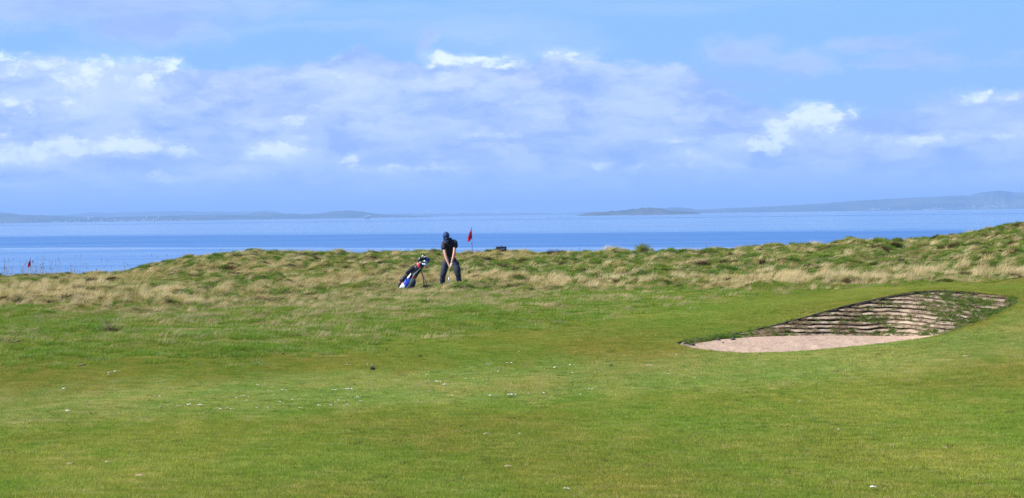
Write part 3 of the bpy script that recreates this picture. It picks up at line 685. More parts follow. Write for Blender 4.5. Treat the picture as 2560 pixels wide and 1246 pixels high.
fk += [clump('k', 34, .05, .03, .065, .005, (.2, 0), 1.0, .3, 2, 60, M_semi), clump('k', 22, .07, .004, .022, .006, (.4, 0), 2.6, .3, 2, 61, M_strawlow), clump('k', 40, .07, .02, .045, .005, (.1, 0), 1.0, .2, 2, 62, M_dead), clump('k', 60, .10, .025, .05, .0045, (.1, 0), 1.0, .2, 2, 63, M_semi)]
ix_ = g.integers(0, 5, len(x)); ex, eY, ep = sample(26000, g, y0, 66); kp = fbm(ex*.7, eY*.35, 17, 4) > g.uniform(.40, .62, len(ex)); ex, eY = ex[kp], eY[kp]
d, _, ins = rim_dist(ex, eY); kp = (~ins) & (d > .12) & (rough_k(ex, eY) < .6); ex, eY = ex[kp], eY[kp]; x = np.append(x, ex); Y = np.append(Y, eY); s = np.append(s, g.uniform(.45, 1.1, len(ex)))
ix_ = np.append(ix_, g.choice([5, 6, 7, 8, 8], len(ex)))
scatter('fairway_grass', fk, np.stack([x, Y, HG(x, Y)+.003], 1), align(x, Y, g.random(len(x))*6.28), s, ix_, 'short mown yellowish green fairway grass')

sk_ = [clump('k', 200, .17, (.035, .045, .06, .03)[k], (.08, .10, .14, .07)[k], .007, (.45, 0), .9, .25, 2, 70+k, M_semi) for k in range(4)] + [clump('k', 130, .22, .03, .07, .006, (.8, 0), 1.3, .4, 2, 80, M_strawlow), clump('k', 60, .16, .07, .19, .006, (.8, 0), .7, .3, 3, 81, M_strawlow)]
y0, y1 = 36, 76; n = int(area(y0, y1)*26); x, Y, px = sample(n, g, y0, y1)
kk_ = semi_k(x, Y)*1.0; kp = (g.random(n) < kk_) & (rough_k(x, Y) < .9); x, Y = x[kp], Y[kp]
d, _, ins = rim_dist(x, Y); kp = (~ins) & (d > .25); x, Y = x[kp], Y[kp]
ps = sst(.58, .70, fbm(x*.45, Y*.9, 44, 4)+.10*rough_k(x, Y)+.05*sst(50, 62, Y)); ix = np.where(g.random(len(x)) < ps*.8+.03+.25*rough_k(x, Y), 4, g.integers(0, 4, len(x)))
ix = np.where(g.random(len(x)) < (.34*sst(46, 64, Y)+.22*sst(1, -6, x)*sst(40, 50, Y))*sst(.42, .58, fbm(x*.5, Y*.35, 45, 4)), 5, ix)
scatter('semi_rough_grass', sk_, np.stack([x, Y, HG(x, Y)], 1), align(x, Y, g.uniform(-.8, .8, len(x))), g.uniform(.7, 1.25, len(x)), ix, 'longer green grass with flattened straw patches before the dunes')

# dune rough
M_rg = grass_mat('rough_green', [(0, (.035, .075, .010)), (.4, (.065, .125, .016)), (.75, (.12, .165, .028)), (1, (.25, .23, .08))], (.8, 1.0, .75), (1.25, 1.04, .9), (.22, .14), .35, bright=1.5)
M_rs = grass_mat('rough_straw', [(0, (.12, .10, .035)), (.3, (.24, .20, .070)), (.65, (.38, .32, .125)), (1, (.55, .47, .22))], (.84, .86, .80), (1.1, 1.03, 1.1), (.3, .2), .3, bright=1.22)
M_rp = grass_mat('pale_straw', [(0, (.30, .25, .10)), (.5, (.46, .39, .18)), (1, (.62, .53, .28))], (.92, .90, .95), (1.08, 1.03, 1.12), (.3, .2), .3, bright=1.2)
rk_kinds = ([clump('k', 150, .17, .08, .20, .009, (.35, .05), .9, .25, 2, 100+k, M_rg) for k in range(4)] +            # 0-3 green
            [clump('k', 150, .16, .12, .30, .008, (.75, .05), .6, .30, 3, 110+k, M_rs) for k in range(4)] +          # 4-7 straw leaning
            [clump('k', 120, .15, .20, .42, .006, (.45, .0), .35, .15, 3, 120+k, M_rp, straight=0) for k in range(2)] +    # 8-9 pale upright
            [clump('k', 220, .16, .06, .18, .010, (.3, 0), 1.2, .45, 3, 130, M_dead)] +                           # 10 dark core
            [clump('k', 220, .22, .10, .24, .010, (.9, 0), 1.0, .50, 3, 131, M_rs)] +
            [clump('k', 70, .14, .30, .60, .007, (1.5, .1), .5, .50, 4, 132, M_rp)])                                 # 11 flopped mop
y0, y1 = 56, 112; n = int(area(y0, y1)*24); x, Y, px = sample(n, g, y0, y1)
yc = np.interp(px, *zip(*CY)); rkk = rough_k(x, Y); kp = (Y < yc+5) & (g.random(n) < rkk); x, Y, px, yc = x[kp], Y[kp], px[kp], yc[kp]
t = np.clip((Y-yb(px))/(yc-yb(px)), 0, 1.1)
nz = fbm(x*.22, Y*.13, 61, 5); nz2 = fbm(x*.9, Y*.6, 62, 3)
ps = .33 + (nz-.5)*3.3 + (nz2-.5)*1.2
ps += np.where(px > 1250, np.interp(px, [1250, 1900, 2050], [.18, .30, .48])*sst(.0, .10, t)*(1-sst(.26, .44, t)) - .30*sst(.42, .62, t), 0)
ps -= np.where(px < 1250, .20*sst(.45, .75, t), 0)
ps -= np.where(px > 1850, .50*sst(.42, .56, t), 0)
ps += np.where(px < 1250, .12*(1-sst(.6, .9, t)), 0)*1.0
ps -= .30*sst(-.0, .06, .07-t)
ps = np.clip(ps, .05, .93)
u_ = g.random(len(x)); strawy = u_ < ps
paley = strawy & (g.random(len(x)) < np.where(px > 1950, .65, .30)*(1-sst(.38, .55, t))*sst(.45, .6, nz2+.15*(px > 1800)+.05))
ix = np.where(strawy, g.integers(4, 8, len(x)), g.integers(0, 4, len(x))); ix = np.where(paley, g.integers(8, 10, len(x)), ix)
lm = lumps(x, Y, 1.15, 11)
v_ = g.random(len(x)); ix = np.where((v_ < .05+.11*(nz2 > .56)), 10, ix); ix = np.where((v_ > .93), 11, ix); ix = np.where((g.random(len(x)) < .05), 12, ix)
s = g.uniform(.6, 1.25, len(x))*np.where(px > 1900, .95, 1.)*np.interp(t, [0, .12, .6, 1], [.55, .9, .82, .75])
dm = np.hypot(x+1.80, (Y-71.2)*.5); s = np.where(dm < .8, s*.62, s); dm = np.hypot(x+2.95, (Y-69.4)*.5); s = np.where(dm < .9, s*.5, s)
yaw = (vn(x*.3, Y*.3, 77)-.5)*1.6 + g.normal(0, .35, len(x))
scatter('rough_grass', rk_kinds, np.stack([x, Y, HG(x, Y)-.01], 1), align(x, Y, yaw, .6), s, ix, 'tussocky dune grass, green with wind-blown straw')

# standing seed stalks at the left edge, and a few along the skyline
def stalks(name, px, Yv, hs, seed, mat, label):
    gg = np.random.default_rng(seed); bm = bmesh.new()
    for p_, y_, h_ in zip(px, Yv, hs):
        x_ = (p_-1280)/F*y_; z_ = float(HG(x_, y_)[0]); lx = gg.normal(.02, .05)*h_; ly = gg.normal(0, .04)*h_
        b0 = Vector((x_, y_, z_-.03)); tube(bm, [b0, b0+Vector((lx*.3, ly, h_*.5)), b0+Vector((lx, ly, h_))], [.0055, .004, .0025], 3, False)
        if gg.random() < .8:
            tp = b0+Vector((lx, ly, h_)); dr = Vector((gg.normal(0, .3)+.15, 0, 1)).normalized()
            for q in range(3):
                tube(bm, [tp-dr*.02*q, tp+dr*.03-dr*.02*q, tp+dr*.07-dr*.02*q], [.002, .010, .001], 4, False)
    o = bm_obj(name, bm, mat, smooth=False); o['kind'] = 'stuff'; o['label'] = label; return o
M_st = simple('dry_stalk', (.19, .15, .095), .9, scale=8)
gg = np.random.default_rng(5)
pxs = np.concatenate([gg.uniform(-250, 130, 210), gg.uniform(80, 340, 55)]); Ys_ = gg.uniform(93, 106, len(pxs)); hs = gg.uniform(.32, .92, len(pxs))*np.interp(pxs, [-200, 120, 200, 340], [1, .95, .7, .45])
pxs = np.append(pxs, [184, 187, 199, 207, 250, 268, 362, 381, 392, 415]); Ys_ = np.append(Ys_, [101]*6+[95]*4); hs = np.append(hs, [1.05, .85, 1.05, .7, .7, .55, .45, .50, .35, .35])
stalks('seed_stalks', pxs, Ys_, hs, 3, M_st, 'thin dry seed stalks standing against the sea at the left')
pxs = gg.uniform(350, 1900, 40); Ys_ = np.interp(pxs, *zip(*CY))+gg.uniform(-2, 1, 40); stalks('skyline_stalks', pxs, Ys_, gg.uniform(.12, .27, 40), 4, M_st, 'sparse dry stalks along the dune crest')

# ------------------------------------------------------------------ bunker
bunker = empty('sand_bunker', (8.5, 43, 0)); tag(bunker, 'kidney shaped sand bunker with stacked sod face on the right', 'bunker')
BM = Vector((8.5, 43, 0))
BASE = [(1700, 861, 41.6), (1725, 862, 42.0), (1800, 849, 42.9), (1900, 842, 43.3), (2000, 839, 43.5), (2100, 839, 43.7), (2200, 840, 43.7), (2260, 840, 43.3), (2310, 839.5, 42.7), (2350, 838, 42.25), (2400, 823, 42.6), (2450, 805, 43.0), (2500, 785, 43.5), (2530, 768, 44.0), (2544, 756, 44.45)]
def cur(tab, px): return np.interp(px, [q[0] for q in tab], [q[1] for q in tab]), np.interp(px, [q[0] for q in tab], [q[2] for q in tab])
# sand: from under the near lip up to the foot of the face
mt, t_, b = new_mat('bunker_sand'); p = wpos(t_)
n1 = t_.noise(p, 6, 5, .6); n2 = t_.noise(p, 55, 4, .75); rot_ = t_.n('ShaderNodeMapping'); rot_.inputs['Rotation'].default_value = (0, 0, .7); t_.setin(rot_, 0, p); n3 = t_.noise(t_.vm('MULTIPLY', rot_.outputs[0], (7, 1.3, 1)), 1, 4, .7)
c = t_.mix(n1, (.38, .262, .182), (.46, .335, .24)); c = t_.mix(t_.mr(n2, .60, .72, 0, .75), c, (.13, .09, .065)); c = t_.mix(t_.mr(n3, .54, .66, 0, .6), c, (.23, .17, .125))
t_.setin(b, 'Base Color', c); b.inputs['Roughness'].default_value = .95; b.inputs['Specular IOR Level'].default_value = .1
bp = t_.n('ShaderNodeBump'); bp.inputs['Distance'].default_value = .035; bp.inputs['Strength'].default_value = 1.0; t_.setin(bp, 'Height', t_.noise(p, 14, 5, .75)); t_.setin(b, 'Normal', bp.outputs[0]); M_sand = mt
pxs = np.linspace(1690, 2544, 170); nt_ = 34; vv = []
nr_, ny_ = cur(NEAR, pxs); br_, by_ = cur(BASE, pxs)
near3 = np.array([tuple(P(a, b_, c_)) for a, b_, c_ in zip(pxs, nr_, ny_)]); base3 = np.array([tuple(P(a, b_, c_)) for a, b_, c_ in zip(pxs, br_, by_)])
for k in range(nt_+1):
    t = k/nt_; q = near3*(1-t)+base3*t
    dip = np.interp(pxs, [1690, 1740, 2300, 2380, 2544], [.05, .11, .10, .08, .10]); q[:, 2] -= dip*(1-t)**.8 + .03*math.sin(t*math.pi)
    q[:, 2] += ((fbm(q[:, 0]*2.2, q[:, 1]*1.6, 9)-.5)*.05 + (fbm(q[:, 0]*7, q[:, 1]*5, 19, 3)-.5)*.045 + .006*np.sin((q[:, 0]*1.0+q[:, 1]*.9)*9+4*fbm(q[:, 0], q[:, 1], 29))*(q[:, 0] < 8))*math.sin(t*math.pi)**.7
    vv.append(q)
vv.insert(0, near3+np.array([0, .0, -.25])); vv.append(base3+np.array([0, .06, -.12])); n = len(pxs); nk = len(vv)
V_ = np.concatenate(vv)-np.array(tuple(BM)); sand = mesh_np('sand', V_, [[k*n+i, k*n+i+1, (k+1)*n+i+1, (k+1)*n+i] for k in range(nk-1) for i in range(n-1)], [4]*((nk-1)*(n-1)), M_sand, bunker, True)
# stacked sod face: horizontal courses, bulging and undercut
TOP = BACK
mt, t_, b = new_mat('dried_sod'); p = wpos(t_); n1 = t_.noise(t_.vm('MULTIPLY', p, (5, 5, 9)), 1, 5, .65); n2 = t_.noise(p, 50, 4, .7)
fr = t_.n('ShaderNodeAttribute', attribute_name='course').outputs['Fac']
c = t_.mix(t_.mr(n1, .3, .7), (.25, .185, .125), (.46, .36, .26)); c = t_.mix(t_.mr(n2, .5, .72, 0, .8), c, (.14, .10, .055))
c = t_.mix(t_.mr(fr, .25, .5, 1, 0), c, (.11, .08, .05))                        # undercut of each course darkened, its shade painted into the colour
t_.setin(b, 'Base Color', c); b.inputs['Roughness'].default_value = 1; b.inputs['Specular IOR Level'].default_value = .05
bp = t_.n('ShaderNodeBump'); bp.inputs['Distance'].default_value = .02; bp.inputs['Strength'].default_value = .9; t_.setin(bp, 'Height', t_.noise(p, 40, 4, .75)); t_.setin(b, 'Normal', bp.outputs[0]); M_sod = mt
pxs = np.linspace(1700, 2542, 420); br_, by_ = cur(BASE, pxs); tr_, ty_ = cur(BACK, pxs)
ridge = np.array([1.6*(vn(np.array([i*.09]), np.array([0.]), 3)[0]-.5) for i in range(len(pxs))])
b3 = np.array([tuple(P(a, b_, c_)) for a, b_, c_ in zip(pxs, br_, by_)]); t3 = np.array([tuple(P(a, b_+r_*.0, c_)) for a, b_, c_, r_ in zip(pxs, tr_, ty_, ridge)])
b3[:, 2] -= .03; NT_ = 150; TH = .068; rows = []; fracs = []; z0_ = pxs*0
for k in range(NT_+1):
    t = k/NT_; q = b3*(1-t)+t3*t; z = q[:, 2] + (fbm(q[:, 0]*.8, q[:, 0]*0, 21, 3)-.5)*.03 + .10*np.clip(q[:, 0]-7.2, 0, 9) + (fbm(q[:, 0]*.35, z0_, 51, 3)-.5)*.12 + (fbm(q[:, 0]*2.2, q[:, 2]*2.5, 52, 3)-.5)*.045
    lay = np.floor(z/TH); fr_ = z/TH-lay
    veg = np.interp(pxs, [1700, 2150, 2400, 2544], [0, .15, .65, .8])
    amp = (.074*(.15+1.5*fbm(q[:, 0]*1.3+lay*7.7, lay*3.1, 33, 4)**1.3*1.15) - veg*.028)
    prof = np.where(fr_ < .38, -1.0+.4*fr_, np.sin(np.clip((fr_-.38)/.62, 0, 1)*math.pi*.86+.25)*.9-.1)
    fade = np.minimum(1, np.minimum(t*8, (1-t)*10+.0))
    q[:, 1] -= (prof*amp + (fbm(q[:, 0]*5, z*18, 5, 4)-.5)*.085)*fade
    q[:, 2] += ((fbm(q[:, 0]*5, z*9, 6, 3)-.5)*.03)*fade
    rows.append(q); fracs.append(fr_)
rows.append(t3+np.array([0, .06, -.01])); fracs.append(fracs[-1])
V_ = np.concatenate(rows)-np.array(tuple(BM)); n = len(pxs)
face = mesh_np('sod_face', V_, [[k*n+i, k*n+i+1, (k+1)*n+i+1, (k+1)*n+i] for k in range(len(rows)-1) for i in range(n-1)], [4]*((len(rows)-1)*(n-1)), M_sod, bunker, True, attrs={'course': np.concatenate(fracs)})
# earthy turf lip, left half and top; soil colour carries the overhang's shade
M_soil_shade = simple('shaded_turf_edge', (.026, .020, .012), 1.0, var=.35, scale=25, bump=.9)
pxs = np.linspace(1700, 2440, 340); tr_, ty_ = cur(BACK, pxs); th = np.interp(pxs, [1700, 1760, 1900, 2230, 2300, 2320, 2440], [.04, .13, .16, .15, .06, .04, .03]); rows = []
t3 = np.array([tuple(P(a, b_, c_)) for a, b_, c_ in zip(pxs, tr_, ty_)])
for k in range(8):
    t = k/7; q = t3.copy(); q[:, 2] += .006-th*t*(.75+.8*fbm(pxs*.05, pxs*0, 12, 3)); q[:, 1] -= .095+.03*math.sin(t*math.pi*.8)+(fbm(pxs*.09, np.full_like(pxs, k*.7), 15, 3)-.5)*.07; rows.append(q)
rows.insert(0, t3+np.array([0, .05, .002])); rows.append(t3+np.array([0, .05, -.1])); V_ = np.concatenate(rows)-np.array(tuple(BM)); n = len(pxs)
mesh_np('turf_lip', V_, [[k*n+i, k*n+i+1, (k+1)*n+i+1, (k+1)*n+i] for k in range(len(rows)-1) for i in range(n-1)], [4]*((len(rows)-1)*(n-1)), M_soil_shade, bunker, True)
# weeds growing out of the face, and a fringe of turf over the lip
FB = BVHTree.FromObject(face, bpy.context.evaluated_depsgraph_get())
M_weed = grass_mat('bunker_weeds', [(0, (.035, .085, .012)), (.5, (.075, .145, .02)), (.85, (.15, .20, .04)), (1, (.36, .30, .15))], (.8, .95, .8), (1.2, 1.02, .95), (.6, .6), .35, bright=1.35)
M_sodg = grass_mat('sod_fringe', [(0, (.08, .055, .03)), (.5, (.20, .15, .09)), (1, (.42, .33, .22))], (.85, .85, .85), (1.1, 1, .95), (.8, .8), .2)
wk = [clump('k', 34, .05, .03, .10, .007, (.1, -.5), 1.0, .3, 2, 200+k, M_weed) for k in range(3)] + [clump('k', 40, .06, .03, .09, .005, (.2, -.7), .9, .5, 3, 210, M_strawlow)] + [clump('k', 60, .06, .03, .075, .004, (.3, -1.0), .9, .7, 3, 211, M_fair)] + [clump('k', 46, .06, .02, .07, .006, (.1, -.9), 1.2, .8, 3, 212, M_sodg)]
loc = []; ixs = []; sc_ = []
rg = random.Random(4)
for _ in range(9000):
    a = rg.uniform(1712, 2540); tr_1, _y = cur(BACK, [a]); br_1, _y = cur(BASE, [a]); v = rg.uniform(tr_1[0], br_1[0]+2); 
    vg = float(fbm(np.array([a*.022]), np.array([v*.05]), 41, 4)[0]); wgt = float(np.interp(a, [1700, 1800, 1900, 2100, 2200, 2300, 2400, 2540], [.35, .55, .10, .16, .35, .55, .75, .55]))
    low = (v-tr_1[0])/(br_1[0]-tr_1[0]+1e-3); wgt *= .45+.85*low
    if rg.random() > max(0, (vg-.40)*4.2*wgt+.04): continue
    h = FB.ray_cast(CAM-BM, ray(a, v))
    if h[0]: loc.append(tuple(h[0]+BM)); ixs.append(3 if rg.random() < .22 else rg.randrange(3)); sc_.append(rg.uniform(.5, 1.15))
for _ in range(5200):
    a = rg.uniform(1712, 2540); tr_1, _y = cur(BACK, [a]); br_1, _y = cur(BASE, [a]); v = rg.uniform(tr_1[0], br_1[0]+1)
    if fbm(np.array([a*.03]), np.array([v*.12]), 47, 3)[0] < rg.uniform(.36, .62): continue
    h = FB.ray_cast(CAM-BM, ray(a, v))
    if h[0]: loc.append(tuple(h[0]+BM)); ixs.append(rg.choice((3, 5, 5))); sc_.append(rg.uniform(.35, .9))
for k in range(1500):
    a = rg.uniform(1700, 2530); t1, ty1 = cur(BACK, [a]); q = P(a, t1[0]+rg.uniform(-1.5, 2.5), ty1[0]-rg.uniform(0, .04)); loc.append(tuple(q)); ixs.append(4); sc_.append(rg.uniform(.4, .95)*(.3 if a < 2230 else 1))
for k in range(1300):
    a = rg.uniform(1698, 2540); t1, ty1 = cur(NEAR, [a]); q = P(a, t1[0], ty1[0]-rg.uniform(0.0, .08)); q.z -= .012; loc.append(tuple(q)); ixs.append(4); sc_.append(rg.uniform(.35, .85))
rots = np.stack([np.random.default_rng(1).normal(0, .25, len(loc)), np.random.default_rng(2).normal(0, .25, len(loc)), np.random.default_rng(3).uniform(-1.2, 1.2, len(loc))], 1)
scatter('bunker_weeds', wk, np.array(loc)-np.array(tuple(BM)), rots, sc_, ixs, 'green weeds growing through the sod courses', bunker)
# ------------------------------------------------------------------ the golfer
def skin(name, nodes, edges, root, mat, parent=None, sub=2, link=True):
    """one smooth body grown round a skeleton: nodes {key: (x, y, z, rx, ry)}"""
    bm = bmesh.new(); sk_l = bm.verts.layers.skin.verify(); vs = {}
    for k, q in nodes.items():
        v = bm.verts.new(q[:3]); v[sk_l].radius = (q[3], q[4] if len(q) > 4 else q[3]); v[sk_l].use_root = (k == root); vs[k] = v
    for a, b_ in edges: bm.edges.new((vs[a], vs[b_]))
    me = bpy.data.meshes.new(name+'_skeleton'); bm.to_mesh(me); bm.free()
    o = bpy.data.objects.new(name+'_skeleton', me); COL.objects.link(o)
    s_ = o.modifiers.new('skin', 'SKIN'); s_.use_smooth_shade = True; s_.branch_smoothing = .6
    u_ = o.modifiers.new('sub', 'SUBSURF'); u_.levels = sub; u_.render_levels = sub
    dg = bpy.context.evaluated_depsgraph_get(); m2 = bpy.data.meshes.new_from_object(o.evaluated_get(dg)); bpy.data.objects.remove(o); bpy.data.meshes.remove(me)
    m2.materials.clear(); m2.materials.append(mat); m2.name = name
    for p_ in m2.polygons: p_.use_smooth = True
    r_ = bpy.data.objects.new(name, m2)
    if link: COL.objects.link(r_)
    if parent: r_.parent = parent
    return r_
def wrinkle(o, amp, fx, fz, seed):
    for v in o.data.vertices:
        c = v.co; n_ = v.normal
        a = (float(vn(c.x*fx+c.y*3, c.z*fz, seed))-.5)*2 + (float(vn(c.x*fx*2.3, c.z*fz*2.1+c.y*5, seed+1))-.5)
        v.co = c + n_*a*amp
M_skin = simple('skin', (.44, .225, .14), .55, var=.08, scale=12)
M_shirt = simple('navy_shirt', (.0035, .006, .016), .8, var=.2, scale=20, bump=.3)
M_trs = simple('grey_trousers', (.014, .019, .034), .85, var=.15, scale=40, bump=.4)
M_cap = simple('blue_cap', (.008, .030, .115), .75, var=.1, scale=40)
M_glove = simple('white_glove', (.75, .74, .72), .6, var=.05); M_shoe = simple('shoe_grey', (.20, .17, .14), .6)
M_steel = simple('club_steel', (.55, .56, .58), .25, 1.0, var=.04); M_blk = simple('black_rubber', (.012, .012, .014), .6)
gp = P(1127, 722, 71.0); zg = gz(gp.x, gp.y)
B = {'pel': (0, .13, .93, .13, .10), 'waist': (-.01, .03, 1.07, .12, .09), 'chest': (-.02, -.15, 1.28, .12, .085), 'neckb': (-.055, -.25, 1.40, .045, .04), 'neck': (-.075, -.33, 1.475, .05), 'head': (-.10, -.415, 1.55, .082, .085), 'crown': (-.105, -.45, 1.61, .07, .07), 'chin': (-.095, -.43, 1.50, .036, .036),
     'nose': (-.10, -.485, 1.525, .013), 'shL': (-.185, -.24, 1.385, .042), 'shR': (.160, -.21, 1.425, .042),
     'elL': (-.150, -.40, 1.075, .047), 'faL': (-.115, -.455, .95, .044), 'wrL': (-.040, -.545, .755, .029), 'haL': (-.012, -.575, .685, .036, .022),
     'elR': (.125, -.40, 1.085, .046), 'faR': (.10, -.445, .97, .042), 'wrR': (.048, -.52, .800, .029), 'haR': (.035, -.555, .725, .036, .022),
     'hpL': (-.115, .10, .86, .115), 'hpR': (.125, .10, .86, .115), 'knL': (-.215, -.08, .48, .062), 'knR': (.205, -.08, .47, .062), 'caL': (-.235, .0, .32, .058), 'caR': (.235, .0, .32, .058), 'anL': (-.255, .03, .09, .042), 'anR': (.265, .03, .09, .042),
     'toL': (-.285, -.11, .04, .038), 'toR': (.30, -.11, .04, .038)}
E_ = [('pel', 'waist'), ('waist', 'chest'), ('chest', 'neckb'), ('neckb', 'neck'), ('neck', 'head'), ('head', 'crown'), ('head', 'chin'), ('chin', 'nose'), ('chest', 'shL'), ('chest', 'shR'), ('shL', 'elL'), ('elL', 'faL'), ('faL', 'wrL'), ('wrL', 'haL'),
      ('shR', 'elR'), ('elR', 'faR'), ('faR', 'wrR'), ('wrR', 'haR'), ('pel', 'hpL'), ('pel', 'hpR'), ('hpL', 'knL'), ('hpR', 'knR'), ('knL', 'caL'), ('knR', 'caR'), ('caL', 'anL'), ('caR', 'anR'), ('anL', 'toL'), ('anR', 'toR')]
# fingers of the bare (lower) hand close round the grip, thumb down the shaft
GA = Vector((.035, -.545, .775)); GB = Vector((-.085, -.78, .04)); gdir = (GB-GA).normalized()
for k in range(4):
    c0 = GA+gdir*(.085+.021*k); L_ = (.030, .034, .033, .026)[k]
    B['f%da' % k] = (c0.x-.016, c0.y-.024, c0.z+.004, .0095); B['f%db' % k] = (c0.x+.010, c0.y-.026-L_*.2, c0.z, .0088); B['f%dc' % k] = (c0.x+.022, c0.y-.004, c0.z-.002, .0078)
    E_ += [('haL', 'f%da' % k), ('f%da' % k, 'f%db' % k), ('f%db' % k, 'f%dc' % k)]
th = GA+gdir*.10; B['t0'] = (th.x+.008, th.y+.020, th.z+.02, .012); B['t1'] = (th.x+.012, th.y-.006, th.z-.02, .0095); E_ += [('haL', 't0'), ('t0', 't1')]
man = skin('person', B, E_, 'pel', M_skin); man.location = (gp.x, gp.y, zg)
tag(man, 'man in navy shirt, blue cap and grey trousers bent over a club', 'person')
# trousers
Tn = {'pel': (0, .12, .93, .195, .15), 'waist': (-.005, .045, 1.035, .175, .14), 'hpL': (-.125, .09, .83, .135), 'hpR': (.13, .09, .83, .135), 'thL': (-.175, .0, .65, .120), 'thR': (.178, .0, .65, .120), 'knL': (-.215, -.075, .47, .090), 'knR': (.215, -.075, .47, .090), 'caL': (-.24, -.01, .29, .088), 'caR': (.245, -.01, .29, .088),
      'anL': (-.255, .025, .09, .080), 'anR': (.27, .025, .09, .080)}
trs = skin('trousers', Tn, [('pel', 'waist'), ('pel', 'hpL'), ('pel', 'hpR'), ('hpL', 'thL'), ('thL', 'knL'), ('knL', 'caL'), ('caL', 'anL'), ('hpR', 'thR'), ('thR', 'knR'), ('knR', 'caR'), ('caR', 'anR')], 'pel', M_trs, man, 3)
wrinkle(trs, .012, 5, 14, 3)
# shirt: loose polo, sleeves to the elbow
Sn = {'hem': (-.0, .07, .965, .185, .145), 'waist': (-.01, .01, 1.07, .180, .135), 'mid': (-.015, -.08, 1.18, .205, .145), 'chest': (-.02, -.17, 1.30, .225, .145), 'neckb': (-.05, -.255, 1.43, .115, .085), 'col': (-.070, -.325, 1.478, .090, .078),
      'shL': (-.185, -.235, 1.39, .088), 'shR': (.165, -.205, 1.435, .088), 'slL': (-.195, -.31, 1.27, .078), 'slR': (.178, -.29, 1.31, .078), 'seL': (-.170, -.365, 1.165, .072), 'seR': (.150, -.345, 1.215, .072)}
sh = skin('shirt', Sn, [('hem', 'waist'), ('waist', 'mid'), ('mid', 'chest'), ('chest', 'neckb'), ('neckb', 'col'), ('chest', 'shL'), ('chest', 'shR'), ('shL', 'slL'), ('slL', 'seL'), ('shR', 'slR'), ('slR', 'seR')], 'chest', M_shirt, man, 3)
wrinkle(sh, .009, 6, 12, 8)
# gloved upper hand
Gn = {'a': (.050, -.520, .800, .034), 'b': (.040, -.548, .745, .044, .032), 'c': (.026, -.562, .705, .040, .030)}; Ge = [('a', 'b'), ('b', 'c')]
for k in range(4):
    c0 = GA+gdir*(.010+.021*k); Gn['f%da' % k] = (c0.x+.024, c0.y-.020, c0.z, .0115); Gn['f%db' % k] = (c0.x+.004, c0.y-.036, c0.z, .0105); Gn['f%dc' % k] = (c0.x-.016, c0.y-.016, c0.z, .0095)
    Ge += [('b', 'f%da' % k), ('f%da' % k, 'f%db' % k), ('f%db' % k, 'f%dc' % k)]
skin('glove', Gn, Ge, 'b', M_glove, man)
for s, kx in ((-1, -.27), (1, .285)):
    bm = bmesh.new(); blob(bm, (kx, -.055, .035), (.052, .150, .045), Matrix.Rotation(R(-8*s), 3, 'Z')); blob(bm, (kx-.01*s, .03, .065), (.046, .065, .055))
    bm_obj('shoe', bm, M_shoe, man)
# cap pulled over a bowed head
kf = Vector((0.03, -.62, -.78)).normalized(); ku = Vector((-.04, -.78, .62)); ku = (ku-kf*ku.dot(kf)).normalized(); kr = ku.cross(kf) * -1
CM = Matrix((kr, kf, ku)).transposed(); hc = Vector((-.102, -.44, 1.575))
bm = bmesh.new(); r_ = bmesh.ops.create_uvsphere(bm, u_segments=24, v_segments=14, radius=1)
for v in list(bm.verts):
    if v.co.z < -.12: v.co.z = -.12 - (v.co.z+.12)*-.0
for v in bm.verts:
    x_, y_, z_ = v.co; v.co = hc + CM @ Vector((x_*.100, y_*.118+.0, z_*.115+.02))
cap = bm_obj('cap', bm, M_cap, man)
bm = bmesh.new(); vs = []
for i in range(13):
    a = -1.15+2.3*i/12; 
    for j, rr in enumerate((1.0, 1.45, 1.9)):
        x_ = math.sin(a)*.098*(1+.02*j); y_ = math.cos(a)*.112 + (rr-1)*.115*max(.05, math.cos(a))**.6
        vs.append(bm.verts.new(hc+CM @ Vector((x_, y_, .006-.10*(x_*x_)/.012*.12-.012*j))))
for i in range(12):
    for j in range(2): bm.faces.new((vs[i*3+j], vs[(i+1)*3+j], vs[(i+1)*3+j+1], vs[i*3+j+1]))
r_ = bmesh.ops.solidify(bm, geom=bm.faces[:], thickness=.006); bm_obj('brim', bm, M_cap, cap)
bm = bmesh.new(); pts_ = [(-.020, .0), (-.008, -.006), (.024, .008), (-.004, .001), (-.014, .007)]; f_, k_ = [], []
for lx, lz in pts_:
    a = lx/.1; base = Vector((math.sin(a)*.1, math.cos(a)*.119, .045+lz)); f_.append(bm.verts.new(hc+CM @ (base+Vector((0, .004, 0))))); k_.append(bm.verts.new(hc+CM @ (base-Vector((0, .012, 0)))))
bm.faces.new(f_); bm.faces.new(k_[::-1])
for i in range(5): bm.faces.new((f_[i], k_[i], k_[(i+1) % 5], f_[(i+1) % 5]))
bm_obj('emblem', bm, simple('emblem_white', (.8, .78, .76), .5, var=.02), cap, False)
bm = bmesh.new(); blob(bm, hc+Vector((.0, .075, -.035)), (.083, .06, .06), nz=.05, seed=2); bm_obj('hair', bm, simple('dark_hair', (.02, .014, .01), .8), man)
